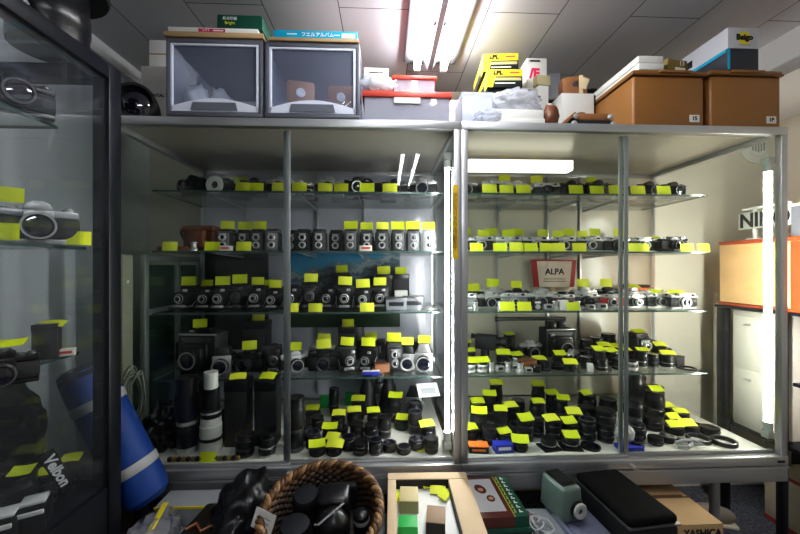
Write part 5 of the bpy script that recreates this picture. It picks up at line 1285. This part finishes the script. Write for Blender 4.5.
obj('carton', MB().box((0, 0, .14), (.28, .95, .28), mat('beige_board', (.50, .45, .35), .7, var=.15), .003).mesh('carton'), t)
obj('red_edge', MB().box((-.1405, 0, .012), (.003, .95, .024), mat('dull_red', (.32, .05, .035), .6)).box((-.1405, 0, .272), (.003, .95, .016), MATS['dull_red']).mesh('red_edge'), t)
o = thing('shoe', 'pale worn shoe on the carpet under the right showcase', 'shoe', (atx(730, .55) - .16, .50, 0), 70)
obj('upper', MB().blob((.045, .11, .05), mat('taupe_leather', (.30, .26, .22), .6), .1, 5, 3, tr(0, 0, .045), 1.5, -.03).mesh('upper', 60), o); obj('sole', MB().box((0, 0, .009), (.08, .22, .018), CREAM, .008).mesh('sole'), o)

# ================================================================== foreground
TBZ = .50
t = thing('low_table', 'low grey table under the clutter in front of the showcases', 'table', (-.02, -.42, 0))
obj('tabletop', MB().box((0, 0, TBZ - .015), (1.40, .68, .03), mat('grey_laminate', (.30, .31, .33), .5), .003).mesh('tabletop'), t)
for sx in (-1, 1):
    for sy in (-1, 1): obj('leg', MB().box((sx * .66, sy * .30, (TBZ - .031) / 2), (.04, .04, TBZ - .031), ALUD, .003).mesh('leg'), t)
TZ2 = TBZ + .0006
# wicker basket, tilted towards the viewer
def basket():
    c = pt(324, 526, -.245)
    t = thing('wicker_basket', 'round brown wicker basket full of black cases', 'basket', (c.x, -.255, TBZ + .046), 0, None, (14, 0))
    Rr, H = .166, .105
    w = MB(); nst = 34
    for lv in range(11):
        z = .008 + H * lv / 11; r = .125 + (Rr - .130) * (lv / 10) ** .8
        pts = [((r + .006 * (1 if (i + lv) % 2 else -1)) * math.cos(2 * PI * i / (nst * 2)), (r + .006 * (1 if (i + lv) % 2 else -1)) * math.sin(2 * PI * i / (nst * 2)), z) for i in range(nst * 2)]
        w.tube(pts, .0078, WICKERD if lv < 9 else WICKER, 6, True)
    for i in range(nst):
        a = 2 * PI * i / nst
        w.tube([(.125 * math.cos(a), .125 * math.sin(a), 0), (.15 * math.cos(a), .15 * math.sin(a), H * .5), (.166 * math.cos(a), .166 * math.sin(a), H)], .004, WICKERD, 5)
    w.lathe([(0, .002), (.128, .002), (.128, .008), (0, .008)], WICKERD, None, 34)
    obj('woven_wall', w.mesh('woven_wall', 60), t)
    rm = MB(); n = 240
    for s in range(3):
        ph = 2 * PI * s / 3
        pts = []
        for i in range(n):
            a = 2 * PI * i / n; tw = 22 * a + ph
            rr = Rr + .008 * math.cos(tw); pts.append((rr * math.cos(a), rr * math.sin(a), H + .008 + .008 * math.sin(tw)))
        rm.tube(pts, .0068, WICKER if s else mat('pale_wicker', (.33, .19, .08), .5, 0, .4, 200, .4, 60), 6, True)
    obj('braided_rim', rm.mesh('braided_rim', 60), t)
    return t, c
bk, bc_ = basket()
bm_ = bk.matrix_basis.copy()
bk_M = Matrix.Translation(bk.location) @ Euler(bk.rotation_euler).to_matrix().to_4x4()
def inb(x, y, z): return bk_M @ Vector((x, y, z))
def inbasket(name, label, cat, p, rot, mb, part, extra=None):
    o = thing(name, label, cat, inb(*p), rot, 'black cases in the wicker basket', (14, 0))
    obj(part, mb.mesh(part, 50), o)
    if extra: obj(extra[0], extra[1].mesh(extra[0]), o)
    return o
CASEB = mat('blue_black_vinyl', (.012, .013, .018), .4, 0, .3, 300)
inbasket('lens_case', 'round black lens case at upper left in the basket', 'case', (-.058, .058, .012), 0, MB().lathe([(0, 0), (.038, 0), (.040, .01), (.040, .085), (.034, .095), (0, .098)], CASEB, None, 26), 'case_body', ('stitched_edge', MB().lathe([(.0405, .070), (.0412, .072), (.0412, .076), (.0405, .078)], BLACK, None, 26)))
inbasket('lens_case', 'oval black lens case at lower left in the basket', 'case', (-.066, -.042, .012), 0, MB().lathe([(0, 0), (.042, 0), (.044, .01), (.044, .085), (.039, .099), (0, .103)], CASEB, Matrix.Diagonal((1, .85, 1, 1)), 26), 'case_body', ('lid_seam', MB().lathe([(.0445, .072), (.045, .074), (.045, .078), (.0445, .08)], DARKSIL, Matrix.Diagonal((1, .85, 1, 1)), 26)))
inbasket('camera_pouch', 'large folded black pouch with pale edge in basket middle', 'case', (.030, .018, .012), 0, MB().box((0, .02, .062), (.092, .075, .122), BAGBLK, .016, None, 3).blob((.052, .045, .064), BAGBLK, .15, 3, 3, tr(.002, -.05, .066), 2.), 'pouch_body', ('pale_edge', MB().tube([(-.040, -.07, .105), (-.028, -.078, .115), (.0, -.062, .128), (.035, -.03, .132)], .003, GREYP, 6)))
inbasket('lens_barrel', 'short grey ribbed lens at right inside the basket', 'lens', (.112, .004, .012), 0, MB().lathe([(0, 0), (.022, 0), (.024, .05), (.023, .075), (.018, .08), (0, .082)], BLACK, None, 22), 'barrel', ('grey_ring', MB().lathe([(.0235, .05), (.0245, .052), (.0245, .064), (.0232, .066)], GREYP, None, 22)))
inbasket('leather_pouch', 'flat black pouch at the back right of the basket', 'case', (.055, .100, .012), 0, MB().box((0, 0, .045), (.08, .028, .085), FABRIC, .012, None, 3), 'pouch_body')
o = thing('paper_tag', 'white paper note hanging on the basket rim', 'paper tag', inb(-.150, -.030, .120), -20, None, (-14, 12))
obj('note', MB().box((0, -.004, -.006), (.066, .001, .052), OFFWHITE).mesh('note'), o)
obj('ink_marks', MB().box((.005, -.0048, .002), (.03, .0005, .003), GREYP).box((.0, -.0048, -.010), (.036, .0005, .003), GREYP).mesh('ink_marks'), o)
# cardboard tray with cartons inside
ta_, tb_ = pt(386, 469, -.035), pt(463, 467, -.035)
tw2 = tb_.x - ta_.x; tx = (ta_.x + tb_.x) / 2; tz = .612
t = thing('cardboard_tray', 'shallow cardboard tray with white floor holding small cartons', 'tray', (tx + .004, -.22, TZ2), -1)
td = .36; hb = tz - TZ2
b = MB().box((0, 0, hb / 2 - .018), (tw2 * .98, td * .98, hb - .037), CARDP, .001)
w0 = tw2 / 2
b.prism([(-w0, hb - .032), (w0, hb - .032), (w0, hb), (-w0, hb)], .038, CARDP, tr(0, td / 2 - .019, 0)).box((-w0 + .014, -.02, hb - .016), (.028, td - .04, .032), CARDP, .001).box((w0 - .034, -.02, hb - .016), (.068, td - .04, .032), CARDP, .001).box((0, -td / 2 + .01, hb - .016), (tw2, .02, .032), CARDP, .001)
obj('tray_body', b.mesh('tray_body'), t)
obj('white_floor', MB().box((-.02, -.01, hb - .0355), (tw2 - .08, td - .05, .003), OFFWHITE).mesh('white_floor'), t)
obj('inner_edge', MB().box((-.02, td / 2 - .0395, hb - .018), (tw2 - .096, .002, .030), INK).box((w0 - .0695, -.02, hb - .018), (.002, td - .08, .030), INK).mesh('inner_edge'), t)
trz = TZ2 + hb - .0335
def trayitem(name, label, px, py, w, d, h, m, rot, side=None, tilt=(0, 0)):
    tt = (CAMZ - trz) * F / (py - 267); Y = CAMY + tt * .9991
    o = thing(name, label, 'box', (atx(px, Y), Y, trz), rot, None, tilt)
    mb = MB().box((0, 0, h / 2), (w, d, h), m, .0015)
    obj('carton', mb.mesh('carton'), o)
    if side: obj('carton_label', MB().box((0, -d / 2 - .0006, h / 2), (w * .96, .001, h * .9), side).mesh('carton_label'), o)
    return o
trayitem('beige_carton', 'beige block carton at the back left in the cardboard tray', 409, 506, .060, .075, .040, mat('straw_card', (.55, .46, .24), .6), -4, mat('dull_straw', (.33, .30, .16), .6))
trayitem('green_block', 'bright green carton in the cardboard tray', 408, 532, .056, .05, .032, GREEN, -3)
trayitem('brown_carton', 'brown topped carton with grey side in the cardboard tray', 436, 527, .056, .075, .036, mat('umber_card', (.28, .18, .10), .6), -10, INK)
for k, (px, py, r_, lb) in enumerate(((400, 497, 80, 'yellow card beside the beige carton in the tray'), (431, 490, 15, 'yellow card at the back right of the tray, rearmost'), (438, 497, -8, 'crumpled yellow card behind the brown carton in the tray'), (449, 500, 60, 'yellow card at the right side of the tray'))):
    tt = (CAMZ - trz) * F / (py - 267); Y = CAMY + tt * .9991
    o = spawn(('tag', k % 3, TW, THH), f_tag(k % 3, TW, THH), 'price_tag', (atx(px, Y), Y, trz + .003 + .002 * k), r_, .85, (-72, 0)); tag(o, lb, 'price tag', 'yellow cards in the cardboard tray')
tt = (CAMZ - trz) * F / (485 - 267)
# stacked picture boxes
for k in range(3):
    zz = TZ2 + .0335 * k
    cx_, cy_ = atx(494, -.165) + (.004 if k == 1 else -.002 * k), -.165 + .003 * k
    t = thing('picture_box', ['lowest green box of the stack beside the cardboard tray', 'middle green box of the stack beside the cardboard tray', 'topmost maroon and green box with oval portraits, beside the tray'][k], 'box', (cx_, cy_, zz), 2 if k == 2 else 1, 'stacked picture boxes')
    w_, d_ = .160, .205
    if k < 2: obj('carton', MB().box((0, 0, .0165), (w_, d_, .033), GREEND if k else mat('teal_green_card', (.0, .10, .07), .5), .001).box((0, -.001, .020), (w_ * .99, d_, .003), INK).mesh('carton'), t)
    else:
        obj('carton', MB().box((-.022, 0, .0165), (w_ - .044, d_, .033), MAROON, .001).box((w_ / 2 - .022, 0, .0165), (.044, d_, .033), GREEND, .001).mesh('carton'), t)
        obj('picture_panel', MB().box((-.024, .006, .0334), (.088, .165, .001), mat('silver_grey_print', (.48, .48, .50), .35), .0).mesh('picture_panel'), t)
        obj('oval_portrait', MB().lathe([(0, 0), (.018, 0), (.018, .001), (0, .001)], MAROON, tr(-.030, .034, .0338) @ rz(20) @ Matrix.Diagonal((.95, 1.35, 1, 1)), 22).lathe([(0, .001), (.009, .001), (0, .0016)], mat('skin_print', (.5, .26, .17), .5), tr(-.030, .030, .0338), 14).mesh('oval_portrait'), t)
        obj('oval_portrait', MB().lathe([(0, 0), (.013, 0), (.013, .001), (0, .001)], MAROON, tr(-.010, -.016, .0338) @ Matrix.Diagonal((1, 1.2, 1, 1)), 22).lathe([(0, .001), (.008, .001), (0, .0016)], MATS['skin_print'], tr(-.010, -.016, .0338), 14).mesh('oval_portrait'), t)
        g_ = MB()
        gr = random.Random(5)
        for i in range(9):
            y_ = .085 - .021 * i
            g_.box((w_ / 2 - .018, y_, .0334), (.012, .004, .001), WINK).box((w_ / 2 - .020, y_ + .006, .0334), (.004, .009, .001), WINK).box((w_ / 2 - .036, y_, .0334), (.007, .003, .001), YINK).box((w_ / 2 - .035, y_ + .009, .0334), (.003, .008, .001), YINK)
        g_.box((w_ / 2 - .0445, 0, .0334), (.002, d_, .001), YINK)
        obj('spine_lettering', g_.mesh('spine_lettering'), t)
# tangle of wires with coloured bits
wr = MB(); cr_ = random.Random(12)
for k in range(9):
    p = Vector((cr_.uniform(-.03, .03), cr_.uniform(-.06, .06), cr_.uniform(.01, .05))); pts = []
    a = cr_.uniform(0, 6)
    for i in range(22):
        a += cr_.uniform(.1, .7)
        p = p + Vector((math.cos(a), math.sin(a), .3 * math.sin(a * 2.1))) * .012
        p.z = min(max(p.z, .006), .07); p.x = min(max(p.x, -.045), .045); p.y = min(max(p.y, -.09), .09)
        pts.append(p.copy())
    wr.tube(pts, .0026, mat('wire_white', (.55, .58, .60), .4) if k % 3 else GREYP, 6)
wx = atx(533, -.21)
tag(obj('wire_tangle', wr.mesh('wire_tangle', 60), None, tr(wx, -.21, TZ2)), 'tangle of thin pale wires between picture boxes and plastic tray', 'wire')
for k, (px, Y, m_, nm, lb) in enumerate(((530, -.13, RED, 'red_packet', 'red packet beside the stacked picture boxes, at its back corner'), (527, -.285, RED, 'red_packet', 'red packet under the wire tangle, frontmost'), (535, -.30, YEL, 'yellow_packet', 'yellow packet under the wire tangle'))):
    o = thing(nm, lb, 'packet', (atx(px, Y), Y, TZ2), 20 * k)
    obj('packet', MB().box((0, 0, .004), (.035, .05, .007), m_, .002).mesh('packet'), o)
# clear plastic tray, slide viewer, cable
cxa, cxb = atx(545, -.13), atx(640, -.13)
t = thing('clear_tray', 'long translucent plastic tray under the sage slide viewer', 'tray', ((cxa + cxb) / 2 - .03, -.24, TZ2), 3)
b = MB(); w_, d_ = .20, .40
LAVP = glassmat('lavender_plastic', (.80, .82, .92), 1., .45, (.55, .58, .72))
b.box((0, 0, .004), (w_, d_, .006), LAVP).box((-w_ / 2, 0, .013), (.004, d_, .024), LAVP, .001).box((w_ / 2, 0, .013), (.004, d_, .024), LAVP, .001).box((0, d_ / 2, .013), (w_, .004, .024), LAVP, .001).box((0, -d_ / 2, .013), (w_, .004, .024), LAVP, .001)
b.box((-w_ / 2 + .024, 0, .009), (.004, d_ - .02, .006), LAVP).box((-w_ / 2 + .05, 0, .009), (.004, d_ - .02, .006), LAVP)
obj('tray_body', b.mesh('tray_body'), t)
vx_, vt_ = ray(561, -.115)
t = thing('slide_viewer', 'sage green slide viewer with white ringed eyepiece on the plastic tray', 'slide viewer', (vx_, -.115, TZ2 + .0105), 14)
body = MB().box((0, 0, .057), (.085, .125, .112), SAGE, .014, None, 3, taper=(.86, .9))
obj('housing', body.mesh('housing'), t)
obj('black_top_panel', MB().box((0, .004, .114), (.054, .09, .004), BLACK, .001).box((-.0, .004, .1165), (.04, .07, .002), RUBBER).mesh('black_top_panel'), t)
e_ = obj('eyepiece', MB().lathe([(0, 0), (.026, 0), (.026, .012), (.023, .016), (.010, .016), (.008, .010), (0, .010)], mat('ivory_grey', (.50, .50, .47), .4), tr(.012, -.062, .045) @ FRONT, 26).mesh('eyepiece'), t)
obj('eyepiece_lens', MB().lathe([(0, .0105), (.0085, .0105), (0, .012)], LENSG, tr(.012, -.062, .045) @ FRONT, 16).lathe([(.0262, .001), (.029, .001), (.029, .010), (.0262, .010)], BLACK, tr(.012, -.062, .045) @ FRONT, 24).mesh('eyepiece_lens'), e_)
tag(obj('grey_lead', MB().tube([(.0, .04, .012), (-.02, .02, .016), (-.035, -.02, .016), (-.02, -.06, .016), (.02, -.08, .016), (.05, -.06, .016)], .0032, CREAM, 8).mesh('grey_lead'), None, tr(atx(572, -.29), -.285, TZ2 + .008)), 'cream lead looped on the plastic tray before slide viewer', 'cable')
# black soft case
x_, t_ = ray(626, -.15)
t = thing('soft_case', 'black soft zip case lying right of the slide viewer', 'case', (x_ - .020, -.160, TZ2), 6)
obj('case_base', MB().box((0, 0, .039), (.172, .26, .076), FABRIC, .018, None, 3).mesh('case_base'), t)
obj('case_lid', MB().box((0, 0, .089), (.168, .255, .030), mat('black_suede', (.004, .004, .004), .8, 0, .4, 400, spec=.15), .014, None, 3).mesh('case_lid'), t)
obj('zip', MB().box((0, 0, .076), (.174, .262, .006), DARKSIL, .002).mesh('zip'), t)
# YASHICA carton on the floor
t = thing('shipping_carton', 'brown carton lettered YASHICA right of the black soft case', 'box', (atx(675, -.08), -.045, 0), 0)
cw, cd, ch = .20, .235, .487
obj('carton', MB().box((0, 0, ch / 2), (cw, cd, ch), CARD, .002).mesh('carton'), t)
obj('tape_seam', MB().box((0, .02, ch + .0005), (cw, .006, .001), mat('dark_kraft', (.12, .07, .035), .7)).box((.01, .028, ch + .0006), (.14, .012, .001), MATS['dark_kraft']).mesh('tape_seam'), t)
text_on(t, 'YASHICA', .032, INK, (.026, -cd / 2 - .0012, ch - .030), bold=.001)
# left foreground bags
BUB = glassmat('bubble_wrap', (.85, .86, .90), 2., .5, (.55, .55, .60))
o = thing('bubble_wrap_bundle', 'bubble wrapped bundle with yellow tape strip at lower left', 'bundle', (atx(151, -.25), -.27, TZ2), 14)
obj('wrap', MB().blob((.07, .15, .055), BUB, .25, 14, 4, tr(0, 0, .05), 5., -.048).blob((.055, .12, .042), mat('grey_wrapped', (.22, .22, .24), .4, 0, .6, 60), .2, 3, 3, tr(0, 0, .046), 4., -.04).mesh('wrap', 60), o)
obj('yellow_tape', MB().box((.012, 0, .101), (.016, .24, .003), YEL, .001).mesh('yellow_tape'), o)
o = thing('yellow_edged_case', 'flat grey case with yellow edging under the left showcase front', 'case', (atx(204, -.05), -.075, TZ2), 0)
obj('shell', MB().box((0, 0, .033), (.25, .09, .064), GREYP, .003).mesh('shell'), o); obj('yellow_edge', MB().box((0, -.046, .0625), (.25, .003, .007), YEL).mesh('yellow_edge'), o)
o = thing('leather_bag', 'dark leather bag with thin brown strap before the yellow edged case', 'bag', (atx(208, -.24), -.215, TZ2), -6)
obj('bag_body', MB().box((0, 0, .045), (.13, .16, .088), mat('dark_brown_leather', (.018, .012, .009), .35, 0, .4, 200), .016, None, 3).mesh('bag_body'), o)
obj('strap', MB().tube([(-.05, -.05, .091), (-.03, -.03, .096), (.0, -.055, .093), (.03, -.03, .097), (.025, .03, .096), (.03, .07, .088)], .004, TAN, 6).mesh('strap'), o, None, 'thin brown strap')
tag(obj('vinyl_bag', MB().blob((.085, .12, .10), BAGBLK, .35, 17, 4, None, 2.6, -.085).mesh('vinyl_bag', 80), None, tr(atx(250, -.16) - .01, -.165, TZ2 + .087)), 'large crumpled black vinyl bag left of the wicker basket', 'bag')

# ================================================================== labels of everything on the shelves
def ordw(n):
    return str(n) + ('th' if 10 <= n % 100 <= 20 else {1: 'st', 2: 'nd', 3: 'rd'}.get(n % 10, 'th'))
groups = {}
for it in ITEMS: groups.setdefault((it[1], it[3]), []).append(it)
for (look, place), g in groups.items():
    g.sort(key=lambda q: q[4])
    for i, (o, lk, cat, pl, px) in enumerate(g):
        if len(g) == 1: lab = '%s on %s' % (look, place.replace(' of the ', ', '))
        else: lab = '%s, %s from left, %s' % (look, ordw(i + 1), place.replace(' of the ', ', '))
        o['label'] = lab; o['category'] = cat
        o['group'] = '%s on the %s' % ({'camera': 'cameras', 'lens': 'lenses', 'price tag': 'price cards', 'case': 'cases', 'box': 'cartons', 'finder': 'finders', 'filter': 'filters', 'ring': 'rings'}.get(cat, cat + 's'), place)

# ================================================================== light, camera, colour
w = bpy.data.worlds.new('shop_world'); w.use_nodes = True; sc.world = w
w.node_tree.nodes['Background'].inputs[0].default_value = (.6, .62, .66, 1); w.node_tree.nodes['Background'].inputs[1].default_value = .15
cam = bpy.data.cameras.new('camera'); cam.sensor_width = 36; cam.lens = F * 36 / 800; cam.clip_start = .01
co = bpy.data.objects.new('camera', cam); COL.objects.link(co)
co.location = (0, CAMY, CAMZ); co.rotation_euler = (R(90), 0, -TH); sc.camera = co
sc.cycles.use_denoising = True
sc.cycles.transparent_max_bounces = 40; sc.cycles.max_bounces = 10; sc.cycles.caustics_reflective = False; sc.cycles.caustics_refractive = False
sc.cycles.sample_clamp_indirect = 4.
sc.view_settings.view_transform = 'Standard'; sc.view_settings.look = 'Medium High Contrast'; sc.view_settings.exposure = .58
